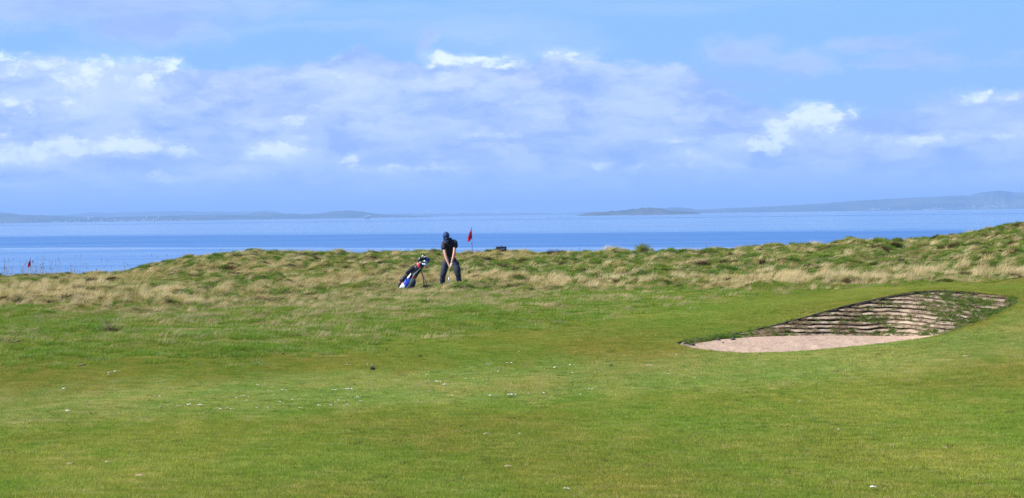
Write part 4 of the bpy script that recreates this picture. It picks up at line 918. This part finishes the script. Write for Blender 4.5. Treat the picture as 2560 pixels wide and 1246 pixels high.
# his club
club = empty('golf_club', (gp.x, gp.y, zg)); tag(club, 'iron held by the man, its head down in the grass', 'golf club')
bm = bmesh.new(); tube(bm, [GA-gdir*.03, GA+gdir*.24], [.014, .010], 10); bm_obj('grip', bm, M_blk, club)
bm = bmesh.new(); tube(bm, [GA+gdir*.24, GB], [.0070, .0050], 8); bm_obj('shaft', bm, M_steel, club)
bm = bmesh.new(); tube(bm, [GB-gdir*.04, GB+gdir*.01], [.007, .008], 8); hv = [(0, 0, 0), (.075, -.01, -.008), (.085, 0, .05), (.03, .0, .035)]
a_ = [bm.verts.new(GB+Vector((-x_, y_-.006+z_*.3, z_))) for x_, y_, z_ in hv]; c_ = [bm.verts.new(GB+Vector((-x_, y_+.010+z_*.3, z_))) for x_, y_, z_ in hv]
bm.faces.new(a_); bm.faces.new(c_[::-1])
for i in range(4): bm.faces.new((a_[i], c_[i], c_[(i+1) % 4], a_[(i+1) % 4]))
bm_obj('club_head', bm, M_steel, club, False)

# ------------------------------------------------------------------ golf bag on its stand
bp0 = P(1003.5, 727, 69.6); bz = gz(bp0.x, bp0.y); bag = empty('golf_bag', (bp0.x, bp0.y, bp0.z)); tag(bag, 'black, white, blue and red golf bag leaning on its stand legs left of the man', 'golf bag')
A_ = Vector((.608, .13, .785)).normalized(); C_ = Vector((0, -1, 0)); C_ = (C_-A_*C_.dot(A_)).normalized(); S_ = A_.cross(C_)
if S_.x < 0: S_ = -S_
KS = 1.0
def BP(t_, s_, c_): return A_*t_+S_*s_+C_*c_
def shell(name, tabs, mat, parent, cs=(0, 0), n=20, pw=2.0, closed=True):
    """tube along the bag axis: tabs = [(t, centre_s, half_s, centre_c, half_c)]"""
    bm = bmesh.new(); rings = []
    for t_, s0, hs, c0, hc_ in tabs:
        rings.append([bm.verts.new(BP(t_, s0+hs*math.copysign(abs(math.cos(a))**(2/pw), math.cos(a)), c0+hc_*math.copysign(abs(math.sin(a))**(2/pw), math.sin(a)))) for a in [2*math.pi*k/n for k in range(n)]])
    for q, r2 in zip(rings[:-1], rings[1:]):
        for k in range(n): bm.faces.new((q[k], q[(k+1) % n], r2[(k+1) % n], r2[k]))
    if closed: bm.faces.new(rings[0][::-1]); bm.faces.new(rings[-1])
    return bm_obj(name, bm, mat, parent)
M_bk = simple('bag_black', (.010, .010, .012), .55, var=.3, scale=12, bump=.4); M_wh = simple('bag_white', (.78, .78, .76), .5, var=.03); M_bl = simple('bag_blue', (.012, .065, .52), .5, var=.06)
M_rd = simple('bag_red', (.50, .018, .022), .5, var=.08); M_sv = simple('bag_silver', (.36, .41, .42), .45, var=.12, scale=25); M_gy = simple('bag_grey', (.15, .16, .16), .6, var=.25, scale=25)
shell('bag_body', [(-.03, .0, .115, 0, .10), (.0, 0, .128, 0, .112), (.3, 0, .130, 0, .115), (.6, 0, .122, 0, .11), (.85, -.01, .115, 0, .11), (.93, -.01, .120, 0, .115), (.96, -.012, .112, 0, .105)], M_bk, bag)
shell('side_pocket', [(.17, -.135, .03, .0, .05), (.21, -.155, .085, .0, .09), (.32, -.150, .085, .0, .095), (.41, -.125, .06, .0, .08), (.45, -.10, .03, .0, .04)], M_bk, bag, pw=2.6)
shell('upper_pocket', [(.45, -.13, .04, .02, .05), (.49, -.145, .075, .02, .08), (.60, -.135, .08, .02, .085), (.70, -.12, .075, .02, .08), (.78, -.09, .04, .02, .05)], M_bk, bag, pw=2.6)
shell('ball_pocket', [(.19, .14, .03, .0, .05), (.23, .165, .075, .0, .08), (.34, .155, .075, .0, .085), (.44, .135, .065, .0, .07), (.50, .10, .03, .0, .04)], M_bk, bag, pw=2.6)
shell('base_pocket', [(-.04, -.13, .03, .0, .05), (.0, -.14, .055, .0, .08), (.10, -.145, .055, .0, .085), (.17, -.13, .035, .0, .05)], M_bk, bag, pw=2.6)
def patch(name, poly, mat, parent, off=.004, th_=.006, half=.130, cc=.114):
    """panel sewn on the camera side of the bag: polygon in (along, across), wrapped round the barrel"""
    bm = bmesh.new(); vs = [bm.verts.new((t_, s_, 0)) for t_, s_ in poly]; bm.faces.new(vs)
    for _ in range(3): bmesh.ops.subdivide_edges(bm, edges=bm.edges[:], cuts=1, use_grid_fill=True); bmesh.ops.triangulate(bm, faces=bm.faces[:])
    bmesh.ops.remove_doubles(bm, verts=bm.verts[:], dist=1e-5)
    bmesh.ops.recalc_face_normals(bm, faces=bm.faces[:])
    for v in bm.verts:
        t_, s_ = v.co.x, v.co.y; q = min(.98, abs(s_)/half); c_ = cc*math.sqrt(1-q*q)+off+.006; v.co = BP(t_, s_*(1+off/half), c_)
    me_ = [f for f in bm.faces]; bmesh.ops.solidify(bm, geom=me_, thickness=th_); return bm_obj(name, bm, mat, parent, False)
wp = patch('white_panel', [(-.03, -.085), (-.045, -.03), (.02, .055), (.10, .035), (.168, -.003), (.178, -.087), (.09, -.10)], M_wh, bag, .006)
patch('badge', [(.01, -.052), (.03, -.01), (.10, -.055), (.045, -.040)], M_bl, wp, .013)
patch('blue_panel', [(.11, .037), (.172, -.001), (.182, -.085), (.33, -.092), (.44, -.075), (.43, -.03), (.30, .035), (.16, .055)], M_bl, bag, .006)
patch('white_flash', [(.36, -.088), (.57, -.080), (.525, -.058), (.43, -.050), (.38, -.070)], M_wh, bag, .012)
patch('silver_panel', [(.15, .062), (.22, .115), (.40, .112), (.53, .090), (.43, .014), (.28, .052)], M_sv, bag, .006)
patch('red_band', [(.435, .008), (.585, .050), (.545, .090), (.50, .080)], M_rd, bag, .012)
patch('grey_panel', [(.53, -.010), (.60, -.022), (.70, .018), (.64, .050), (.55, .028)], M_gy, bag, .006)
patch('red_collar', [(.80, -.02), (.83, .03), (.945, -.055), (.90, -.115), (.87, -.10)], M_rd, bag, .006)
patch('red_side', [(.15, -.125), (.24, -.118), (.22, -.098), (.17, -.095)], M_rd, bag, .010)
bm = bmesh.new(); tube(bm, [BP(.86, -.11, .09), BP(.70, -.19, .12), BP(.52, -.215, .10), BP(.38, -.18, .11), BP(.30, -.10, .12)], .012, 8); bm_obj('shoulder_strap', bm, M_bk, bag)
bm = bmesh.new(); tube(bm, [BP(.30, .05, .128), BP(.60, .015, .128), BP(.86, .055, .12)], .006, 6); bm_obj('piping', bm, M_sv, bag)
top = BP(.80, .10, .04); zf = bz-bp0.z
for foot, red in ((Vector((.665, -.03, zf+.02)), True), (Vector((.775, -.36, zf-.02)), False)):
    bm = bmesh.new(); mid = top.lerp(foot, .5)+Vector((.025, 0, .01)); tube(bm, [top, mid, foot], .013, 8); lg = bm_obj('stand_leg', bm, M_bk, bag)
    bm = bmesh.new(); blob(bm, foot, (.022, .022, .014)); bm_obj('foot', bm, M_blk, lg)
    if red: bm = bmesh.new(); tube(bm, [top.lerp(foot, .12)+Vector((.008, -.006, 0)), mid+Vector((-.004, -.006, .03))], .0130, 8); bm_obj('red_sleeve', bm, M_rd, lg)
# clubs standing in the bag: each its own thing
def inbag(name, label, cat, parts, shaft):
    o = empty(name, (bp0.x, bp0.y, bp0.z)); tag(o, label, cat, 'clubs standing in the golf bag'); bm = bmesh.new(); tube(bm, [BP(*shaft[0]), BP(*shaft[1])], .0065, 8); bm_obj('shaft', bm, M_steel, o)
    for nm, fn, mt_ in parts:
        bm = bmesh.new(); fn(bm); bm_obj(nm, bm, mt_, o)
RT = Matrix((A_, S_, C_)).transposed()
M_hb = simple('blue_cover', (.010, .035, .16), .5); M_iron = simple('iron_head', (.42, .50, .62), .3, .85, var=.1)
inbag('golf_club', 'wood in a black head cover with two white stripes, highest in the bag', 'golf club', [('head_cover', lambda bm: blob(bm, BP(1.12, -.085, 0), (.115, .062, .06), RT), M_bk), ('stripe', lambda bm: blob(bm, BP(1.165, -.112, .028), (.034, .020, .034), RT), M_wh), ('stripe', lambda bm: blob(bm, BP(1.170, -.060, .028), (.034, .013, .036), RT), M_wh)], ((.7, -.05, 0), (1.05, -.08, 0)))
inbag('golf_club', 'black headed wood at the upper left of the bag mouth', 'golf club', [('head_cover', lambda bm: blob(bm, BP(1.03, -.115, .03), (.085, .052, .05), RT), M_bk), ('stripe', lambda bm: blob(bm, BP(1.05, -.150, .05), (.035, .014, .02), RT), M_sv)], ((.7, -.06, .02), (1.0, -.11, .03)))
inbag('golf_club', 'wood in a dark blue head cover at the upper right', 'golf club', [('head_cover', lambda bm: blob(bm, BP(1.155, .045, -.02), (.075, .105, .055), RT @ Matrix.Rotation(R(-24), 3, 'Z')), M_hb)], ((.7, .0, -.03), (1.10, .01, -.02)))
def ironf(t_, s_, c_, w_, ang):
    def fn(bm):
        M3 = RT @ Matrix.Rotation(R(ang), 3, 'Z'); cc = BP(t_, s_, c_); hv = [(-.012, 0), (.014, 0), (.034, w_*.9), (.012, w_), (-.024, w_*.7)]
        a = [bm.verts.new(cc+M3 @ Vector((x, y, .008))) for x, y in hv]; b2 = [bm.verts.new(cc+M3 @ Vector((x, y, -.010))) for x, y in hv]
        bm.faces.new(a); bm.faces.new(b2[::-1])
        for i in range(5): bm.faces.new((a[i], b2[i], b2[(i+1) % 5], a[(i+1) % 5]))
    return fn
for t_, s_, c_, w_, an, lb in ((1.075, .0, .06, .10, -12, 'iron with a bright curved head in the middle of the bag'), (1.005, .065, .07, .135, -8, 'iron with the longest silver blade, lowest on the right of the bag'), (1.045, .04, .02, .12, -20, 'iron between the bright curved one and the dark blue cover'), (.985, .02, .085, .09, 5, 'short headed iron close to the red collar')):
    inbag('golf_club', lb, 'golf club', [('club_head', ironf(t_, s_, c_, w_, an), M_iron)], ((.7, s_*.5, c_*.6), (t_, s_, c_)))
bm = bmesh.new(); blob(bm, BP(.965, -.055, .115), (.020, .022, .02), RT); o = bm_obj('golf_ball', bm, M_wh); o.location = (bp0.x, bp0.y, bp0.z); tag(o, 'white ball held at the rim of the golf bag', 'golf ball')

# ------------------------------------------------------------------ flags
M_flag = simple('flag_red', (.62, .022, .05), .75, var=.12, scale=6); M_navy = simple('pole_navy', (.012, .022, .06), .5); M_pw = simple('pole_white', (.80, .80, .80), .4)
def flagstick(px, row_top, Y, label, s=1.0):
    tp = P(px, row_top, Y); Ht = 2.15*s; o = empty('flagstick', (tp.x, tp.y, tp.z-Ht)); o.rotation_euler = (0, R(-1.2), 0); tag(o, label, 'golf flag', 'flags on the greens beyond the dune')
    bm = bmesh.new(); tube(bm, [(0, 0, 0), (0, 0, Ht-.68*s)], .016, 8); pl = bm_obj('pole', bm, M_navy, o)
    bm = bmesh.new(); tube(bm, [(0, 0, Ht-.68*s), (0, 0, Ht-.50*s)], .018, 8); bm_obj('white_section', bm, M_pw, o); bm = bmesh.new(); tube(bm, [(0, 0, Ht-.50*s), (0, 0, Ht+.01)], .015, 8); bm_obj('top_section', bm, M_navy, o)
    bm = bmesh.new(); n1_, n2_ = 10, 12; vs = []
    for i in range(n1_+1):
        u_ = i/n1_
        for j in range(n2_+1):
            v_ = j/n2_; x_ = -.20*u_*(.95+.05*v_); z_ = Ht-.02-.42*v_*(1-.0*u_)-.46*u_+.10*u_*v_; z_ = max(z_, Ht-.62+.05*(1-u_)) if u_ > .3 else z_
            y_ = .055*math.sin(u_*7+v_*1.5)*u_**.4-.02*u_
            vs.append(bm.verts.new((x_, y_, z_)))
    for i in range(n1_):
        for j in range(n2_): bm.faces.new((vs[i*(n2_+1)+j], vs[(i+1)*(n2_+1)+j], vs[(i+1)*(n2_+1)+j+1], vs[i*(n2_+1)+j+1]))
    bmesh.ops.solidify(bm, geom=bm.faces[:], thickness=.004); bm_obj('flag', bm, M_flag, o)
flagstick(1181, 569, 104, 'red drooping golf flag standing right of the man')
flagstick(77.5, 645, 150, 'small red golf flag among the seed stalks at the far left')

# ------------------------------------------------------------------ low dark box on the crest
c = P(1253.5, 629, 94); M_box = simple('box_dark_wood', (.008, .008, .012), .8, var=.35, scale=12, bump=.6)
o = empty('wooden_box', (c.x, c.y, c.z-.025)); tag(o, 'low dark wooden box behind the dune crest, right of the flag', 'box')
for sx_, sy_ in ((-1, -1), (1, -1), (1, 1), (-1, 1)):
    bm = bmesh.new(); box(bm, (sx_*.172, sy_*.13, .11), (.045, .045, .22)); bm_obj('corner_post', bm, M_box, o, False)
for sy_ in (-1, 1):
    for k in range(2):
        bm = bmesh.new(); box(bm, (0, sy_*.145, .07+.095*k), (.31, .022, .08)); bm_obj('side_board', bm, M_box, o, False)
for sx_ in (-1, 1): bm = bmesh.new(); box(bm, (sx_*.187, 0, .11), (.022, .21, .17)); bm_obj('end_board', bm, M_box, o, False)
bm = bmesh.new(); tube(bm, [(-.05, -.10, .20), (-.02, -.10, .245), (.02, -.10, .245), (.05, -.10, .20)], .010, 6); bm_obj('handle', bm, M_box, o)

# ------------------------------------------------------------------ gorse bush on the skyline
c = P(1611, 632, 91.5); zb = gz(c.x, c.y); bush = empty('gorse_bush', (c.x, c.y, zb)); tag(bush, 'small dark green gorse bush on the dune crest against the sea', 'bush')
bush.scale = (1.08, 1.0, 1.02); rg = random.Random(12); bm = bmesh.new(); bl_ = bmesh.new()
M_bush = grass_mat('gorse_leaves', [(0, (.06, .08, .006)), (.5, (.14, .165, .012)), (.85, (.22, .21, .02)), (1, (.34, .29, .05))], (.9, 1, .8), (1.2, 1.05, .9), (2, 2), .4, bright=1.7)
tips = []
for k in range(46):
    a = rg.uniform(-1, 1); x_ = a*.34+.0; hmax = (.47-.18*a*a+.05*rg.uniform(-1, 1))*(1.0 if rg.random() > .15 else 1.18); tp = Vector((x_+rg.uniform(-.04, .04), rg.uniform(-.22, .22), hmax*rg.uniform(.55, 1)))
    tube(bm, [(x_*.35, tp.y*.3, 0), (x_*.8, tp.y*.8, tp.z*.5), tp], [.010, .006, .003], 4, False); tips.append(tp)
ti = []
vs_, fs_ = [], []
for tp in tips:
    for q in range(90):
        cpt = tp*rg.uniform(.45, 1.0)+Vector((rg.gauss(0, .045), rg.gauss(0, .045), rg.gauss(0, .035))); d_ = Vector((rg.gauss(0, .6), rg.gauss(0, .6), rg.uniform(.1, 1.2))).normalized()*rg.uniform(.025, .06); s_ = d_.orthogonal().normalized()*.006
        i_ = len(vs_); vs_ += [tuple(cpt-s_), tuple(cpt+s_), tuple(cpt+d_)]; fs_.append((i_, i_+1, i_+2)); c1_ = rg.random(); ti += [c1_]*3
bm_obj('stem', bm, M_st, bush); bl_.free()
mesh_np('foliage', vs_, fs_, [3]*len(fs_), M_bush, bush, attrs={'tint': ti})

# ------------------------------------------------------------------ small things on the grass
def stick(name, px, row, pts_, rad_, mat, label, cat, group=None):
    h = ghit(px, row); bm = bmesh.new(); tube(bm, pts_, rad_, 7); o = bm_obj(name, bm, mat); o.location = h+Vector((0, 0, .03)); tag(o, label, cat, group); return o
M_bark = simple('bark', (.10, .075, .05), .95, var=.4, scale=25, bump=.8)
stick('wood_piece', 203, 921, [(-.065, 0, .0), (-.02, .01, .012), (.03, 0, .018), (.055, 0, .03), (.07, .01, .03)], [.006, .011, .010, .017, .008], M_bark, 'short dark piece of wood lying alone in the grass at the left', 'stick')
stick('wood_piece', 32, 861, [(-.10, 0, .0), (-.03, .01, .010), (.05, 0, .012), (.11, 0, .03), (.13, .0, .03)], [.006, .012, .010, .014, .006], M_bark, 'long flat piece of wood on bare straw at the far left edge', 'stick')
def lump(px, row, r_, label, mat, cat='clod', name='earth_clod', group='dark clods of earth on the grass', sq=.6):
    h = ghit(px, row); bm = bmesh.new(); blob(bm, (0, 0, 0), (r_, r_*.8, r_*sq), u=10, v=7, nz=.22, seed=int(px)); o = bm_obj(name, bm, mat); o.location = h+Vector((0, 0, r_*.45+.012)); tag(o, label, cat, group)
M_clod = simple('earth', (.035, .026, .018), 1, var=.4, scale=30, bump=.8)
for px, row, r_, lb in ((931, 926, .045, 'large black clod of earth among the daisies in the middle of the fairway'), (1051, 894, .026, 'flat brown clod above the upper daisies, right of the large clod'), (966, 876, .020, 'small black clod up the slope from the large one'), (753, 879, .024, 'brown clod in the darker grass left of centre'), (708, 888, .022, 'black clod in the darker grass at the left, beside a brown one'),
       (1528, 917, .020, 'tiny dark clod left of the bunker tip'), (1152, 1069, .012, 'tiny dark speck of earth in the near fairway'), (30, 848, .030, 'rounded clod above the long flat wood at the left edge')): lump(px, row, r_, lb, M_clod)
M_stn = simple('dark_stone', (.050, .045, .045), .8, var=.25, scale=30, bump=.5)
for px, row, r_, lb in ((1731, 864, .045, 'round dark stone at the left tip of the bunker sand'), (1795, 851, .045, 'dark stone under the turf edge of the bunker'), (1832, 850, .050, 'flat dark stone right of the one under the turf edge'), (1808, 858, .020, 'small pebble on the sand below the flat stone')):
    q = sand.matrix_world; SB = BVHTree.FromObject(sand, bpy.context.evaluated_depsgraph_get()); h = SB.ray_cast(CAM-BM, ray(px, row))[0]
    if h is None: continue
    bm = bmesh.new(); blob(bm, (0, 0, 0), (r_, r_*.7, r_*.5), u=10, v=7, nz=.15, seed=int(px)); o = bm_obj('stone', bm, M_stn); o.location = h+BM+Vector((0, 0, r_*.3)); tag(o, lb, 'stone', 'stones in the bunker sand')
# bare scrapes left by clubs
M_div = simple('divot_soil', (.24, .19, .09), 1, var=.15, scale=30, bump=.5)
for px, row, wx, lb in ((352, 1190, .075, 'sandy divot scrape at the bottom left of the fairway'), (1217, 1086, .06, 'sandy divot scrape below the centre of the fairway'), (1271, 1167, .055, 'narrow divot scrape near the bottom centre'), (1931, 973, .07, 'sandy divot scrape below the bunker sand'), (2415, 891, .08, 'sandy divot scrape right of the bunker'),
      (1738, 946, .06, 'faint divot scrape left of and below the bunker'), (2000, 1005, .05, 'faint divot scrape in the right hand fairway'), (176, 1161, .05, 'faint divot scrape at the lower left'), (2365, 1121, .04, 'tiny divot scrape at the lower right'), (1625, 914, .11, 'long pale scrape left of the bunker tip')):
    h = ghit(px, row); bm = bmesh.new(); rg2 = random.Random(int(px)); n_ = 16; ctr = bm.verts.new((0, 0, .003)); ring = []; ring2 = []
    for k in range(n_):
        a = 2*math.pi*k/n_; r_ = rg2.uniform(.45, .85); ring.append(bm.verts.new((math.cos(a)*wx*r_*.8, math.sin(a)*wx*.8*r_, .004))); ring2.append(bm.verts.new((math.cos(a)*wx*r_*1.15, math.sin(a)*wx*1.3*r_, -.02)))
    for k in range(n_): bm.faces.new((ctr, ring[k], ring[(k+1) % n_])); bm.faces.new((ring[k], ring2[k], ring2[(k+1) % n_], ring[(k+1) % n_]))
    o = bm_obj('divot', bm, M_div); o.location = h+Vector((0, 0, .010)); tag(o, lb, 'divot', 'sandy divot scrapes in the fairway')
# twiggy dead plant and the bent dry stems by the bag
def twigs(name, px, row, n_, hh, sp_, label, seed, mat=M_strawlow, lean=.15, core=True):
    h = ghit(px, row); rg2 = random.Random(seed); o = empty(name, h); tag(o, label, 'dead plant'); bm = bmesh.new()
    for k in range(n_):
        a = rg2.uniform(-1, 1)*sp_+lean; b_ = rg2.uniform(-.5, .5)*sp_; L_ = hh*rg2.uniform(.5, 1); x0 = rg2.gauss(0, .05)
        tube(bm, [(x0, 0, 0), (x0+a*L_*.5, b_*L_*.5, L_*.55), (x0+a*L_*1.05, b_*L_, L_*.95)], [.0035, .003, .0015], 4, False)
    stm = bm_obj('stems', bm, simple('dry_stem', (.26, .20, .12), .9, scale=8), o)
    if core:
        c_ = clump('base_tuft', 420, .22, .08, .17, .008, (.3, 0), 1.2, .4, 3, seed, M_dead); COL.objects.link(c_); c_.parent = o; c_.name = 'base_tuft'
twigs('dead_plant', 275, 829, 22, .40, 1.0, 'brown twiggy dead plant standing in the green grass at the left', 21)
h = ghit(1064, 759); o = empty('dry_stem', h); tag(o, 'pale dry stems bent in a V on the grass before the golf bag', 'dry stem'); bm = bmesh.new(); k = h.y/F
for q in ([(0, 0), (1.5, 5), (3, 10)], [(0, 0), (7, 9), (15, 17), (24, 25), (32, 30)], [(0, 0), (6, 2.5), (11, 5)], [(2, 1), (-1, 10), (-2, 14)]):
    tube(bm, [(a*k, -b*k*.15, b*k+.02) for a, b in q], [.006]*(len(q)-1)+[.002], 5)
bm_obj('stem', bm, simple('pale_stem', (.42, .36, .22), .8, scale=8), o)
# taller dead tussocks that stand out one by one
for i, (px, row, r_, lb) in enumerate(((1087, 632, .34, 'big dark brown tussock on the crest behind the man'), (60, 757, .24, 'orange brown tussock at the left edge of the rough'), (85, 745, .22, 'dark hollow tussock near the left edge, above the orange one'), (170, 745, .15, 'small round tussock right of the dark hollow one'), (1010, 668, .17, 'dark tussock left of the golf bag, high on the slope'),
       (575, 671, .26, 'dark tussock on the shoulder of the dune left of centre'), (1330, 627, .42, 'long dark tussock on the crest right of the wooden box'), (1390, 630, .36, 'right hand neighbour of the long dark crest tussock'), (1755, 660, .26, 'dark tussock low on the slope right of the bush'), (1822, 655, .30, 'widest dark tussock in the green slope right of the bush'), (2238, 612, .12, 'small tussock just under the skyline at the right'),
       (2195, 618, .24, 'dark tussock below the small one under the right skyline'), (2390, 615, .26, 'upright dark tussock on the right hand green slope'), (1910, 655, .2, 'dark tussock left of the right hand green slope'), (2025, 668, .2, 'dark tussock above the pale straw band'), (2130, 704, .2, 'red brown tussock in the pale straw band'), (720, 738, .24, 'dark topped tussock at the lower edge of the rough'), (2545, 678, .25, 'dark tussock at the right edge of the photo'), (230, 700, .2, 'dark tussock in the left rough below the sea'))):
    h = ghit(px, row+4)
    if h is None: h = P(px, row+6, 92); h.z = gz(h.x, h.y)
    c_ = clump('tussock', 520, r_, .16, .34, .011, (.25, 0), 1.3, .55, 3, 300+i, M_dead, power=.45); COL.objects.link(c_); c_.location = h-Vector((0, 0, .02)); c_.name = 'tussock'; tag(c_, lb, 'tussock')

# daisies: each head that shows as a speck
M_pet = simple('daisy_white', (.66, .66, .66), .6, var=.03); M_yel = simple('daisy_yellow', (.75, .55, .05), .7)
bm = bmesh.new(); rg = random.Random(2)
for k in range(14):
    a = 2*math.pi*k/14; q = [(.004, -.0022), (.013, -.0030), (.0165, 0), (.013, .0030), (.004, .0022)]
    bm.faces.new([bm.verts.new((x*math.cos(a)-y*math.sin(a), x*math.sin(a)+y*math.cos(a), .03+.004*(x/.016)**2)) for x, y in q])
pet = bm_obj('daisy', bm, M_pet, link=False, smooth=False)
bm = bmesh.new(); blob(bm, (0, 0, .031), (.0052, .0052, .003), u=8, v=5); eye = bm_obj('flower_eye', bm, M_yel, link=False); bm = bmesh.new(); tube(bm, [(0, 0, -.01), (.001, 0, .015), (0, 0, .03)], .0012, 4); stm = bm_obj('stem', bm, simple('daisy_stem', (.06, .14, .02)), link=False)
DL = [(281, 934, 12, 3, 12), (274, 943, 4, 1, 3), (48, 1000, 2, 1, 1), (168, 1032, 5, 2, 4), (160, 977, 6, 1, 3), (140, 1048, 3, 1, 1), (395, 996, 6, 2, 4), (323, 1034, 4, 1, 2), (405, 1021, 6, 2, 3), (441, 1020, 5, 2, 5), (452, 1020, 3, 1, 2), (471, 1017, 3, 1, 2), (500, 1018, 10, 2, 7), (560, 1027, 16, 3, 5), (573, 1027, 8, 3, 5), (610, 1029, 5, 1, 2), (638, 1024, 6, 3, 4), (671, 1024, 6, 3, 4),
      (700, 1015, 24, 5, 6), (750, 1026, 8, 2, 4), (799, 1020, 6, 3, 6), (822, 1017, 4, 2, 3), (834, 1018, 3, 2, 2), (865, 1017, 8, 1, 4), (850, 1008, 14, 6, 5), (872, 993, 4, 2, 3), (893, 1001, 8, 4, 5), (903, 1009, 4, 2, 3), (875, 977, 20, 2, 7), (840, 980, 14, 2, 5), (925, 916, 5, 1, 5), (905, 925, 6, 3, 3), (873, 916, 10, 2, 6), (645, 967, 5, 1, 3), (525, 986, 8, 3, 3), (600, 1000, 40, 8, 8),
      (1066, 961, 6, 1, 5), (1108, 967, 7, 2, 6), (1085, 958, 20, 4, 6), (1073, 899, 2, 1, 1), (1065, 942, 2, 1, 1), (1215, 916, 12, 2, 9), (1272, 912, 8, 2, 6), (1258, 924, 5, 3, 3), (1245, 934, 3, 1, 2), (1292, 938, 2, 1, 1), (1323, 916, 6, 1, 3), (1387, 924, 3, 2, 3), (1420, 918, 6, 6, 4), (1429, 937, 3, 1, 3), (1435, 955, 3, 1, 2), (1469, 944, 2, 1, 1), (1280, 992, 12, 2, 9), (1322, 990, 3, 1, 2), (1356, 988, 5, 1, 4), (1425, 977, 4, 1, 3), (1478, 979, 5, 1, 3),
      (1449, 992, 8, 1, 3), (1223, 994, 5, 1, 3), (1130, 993, 6, 1, 2), (1100, 985, 40, 14, 6), (1670, 939, 7, 1, 5), (1690, 890, 3, 2, 2), (1405, 876, 2, 1, 1), (1298, 883, 2, 1, 1), (1200, 955, 60, 12, 8), (267, 1162, 4, 1, 3), (1415, 1231, 4, 1, 3), (2183, 1227, 6, 1, 4), (1298, 1090, 2, 1, 1), (700, 985, 60, 12, 8), (2097, 1082, 2, 1, 1), (2177, 966, 2, 1, 1), (1500, 930, 40, 12, 4), (760, 1005, 40, 8, 4)]
nd = 0
for px, row, sx_, sy_, cnt in DL:
    for k in range(cnt):
        if nd >= 295: break
        h = ghit(px+rg.gauss(0, sx_*.55), row+rg.gauss(0, sy_*.5))
        if h is None: continue
        o = pet.copy(); COL.objects.link(o); s_ = rg.uniform(.5, 1.0); o.scale = (s_, s_, 1); o.location = h; o.rotation_euler = (rg.uniform(-.35, .1), rg.uniform(-.2, .2), rg.uniform(0, 6)); tag(o, 'white daisy among others scattered on the fairway', 'daisy', 'daisies scattered on the fairway')
        for q in (eye, stm): c_ = q.copy(); COL.objects.link(c_); c_.parent = o
        nd += 1
# ------------------------------------------------------------------ haze
bm = bmesh.new(); box(bm, (0, 17000, (SEA-2.5+225)/2), (62000, 62000, 225-(SEA-2.5))); hz = bm_obj('haze', bm, None, smooth=False)
mt = bpy.data.materials.new('sea_haze'); mt.use_nodes = True; nt = mt.node_tree; nt.nodes.remove(nt.nodes['Principled BSDF'])
pv = nt.nodes.new('ShaderNodeVolumePrincipled'); pv.inputs['Color'].default_value = (.335, .565, .955, 1); pv.inputs['Density'].default_value = 8.6e-5; pv.inputs['Anisotropy'].default_value = 0.0
nt.links.new(pv.outputs[0], nt.nodes['Material Output'].inputs['Volume']); hz.data.materials.append(mt)
tag(hz, kind='stuff')
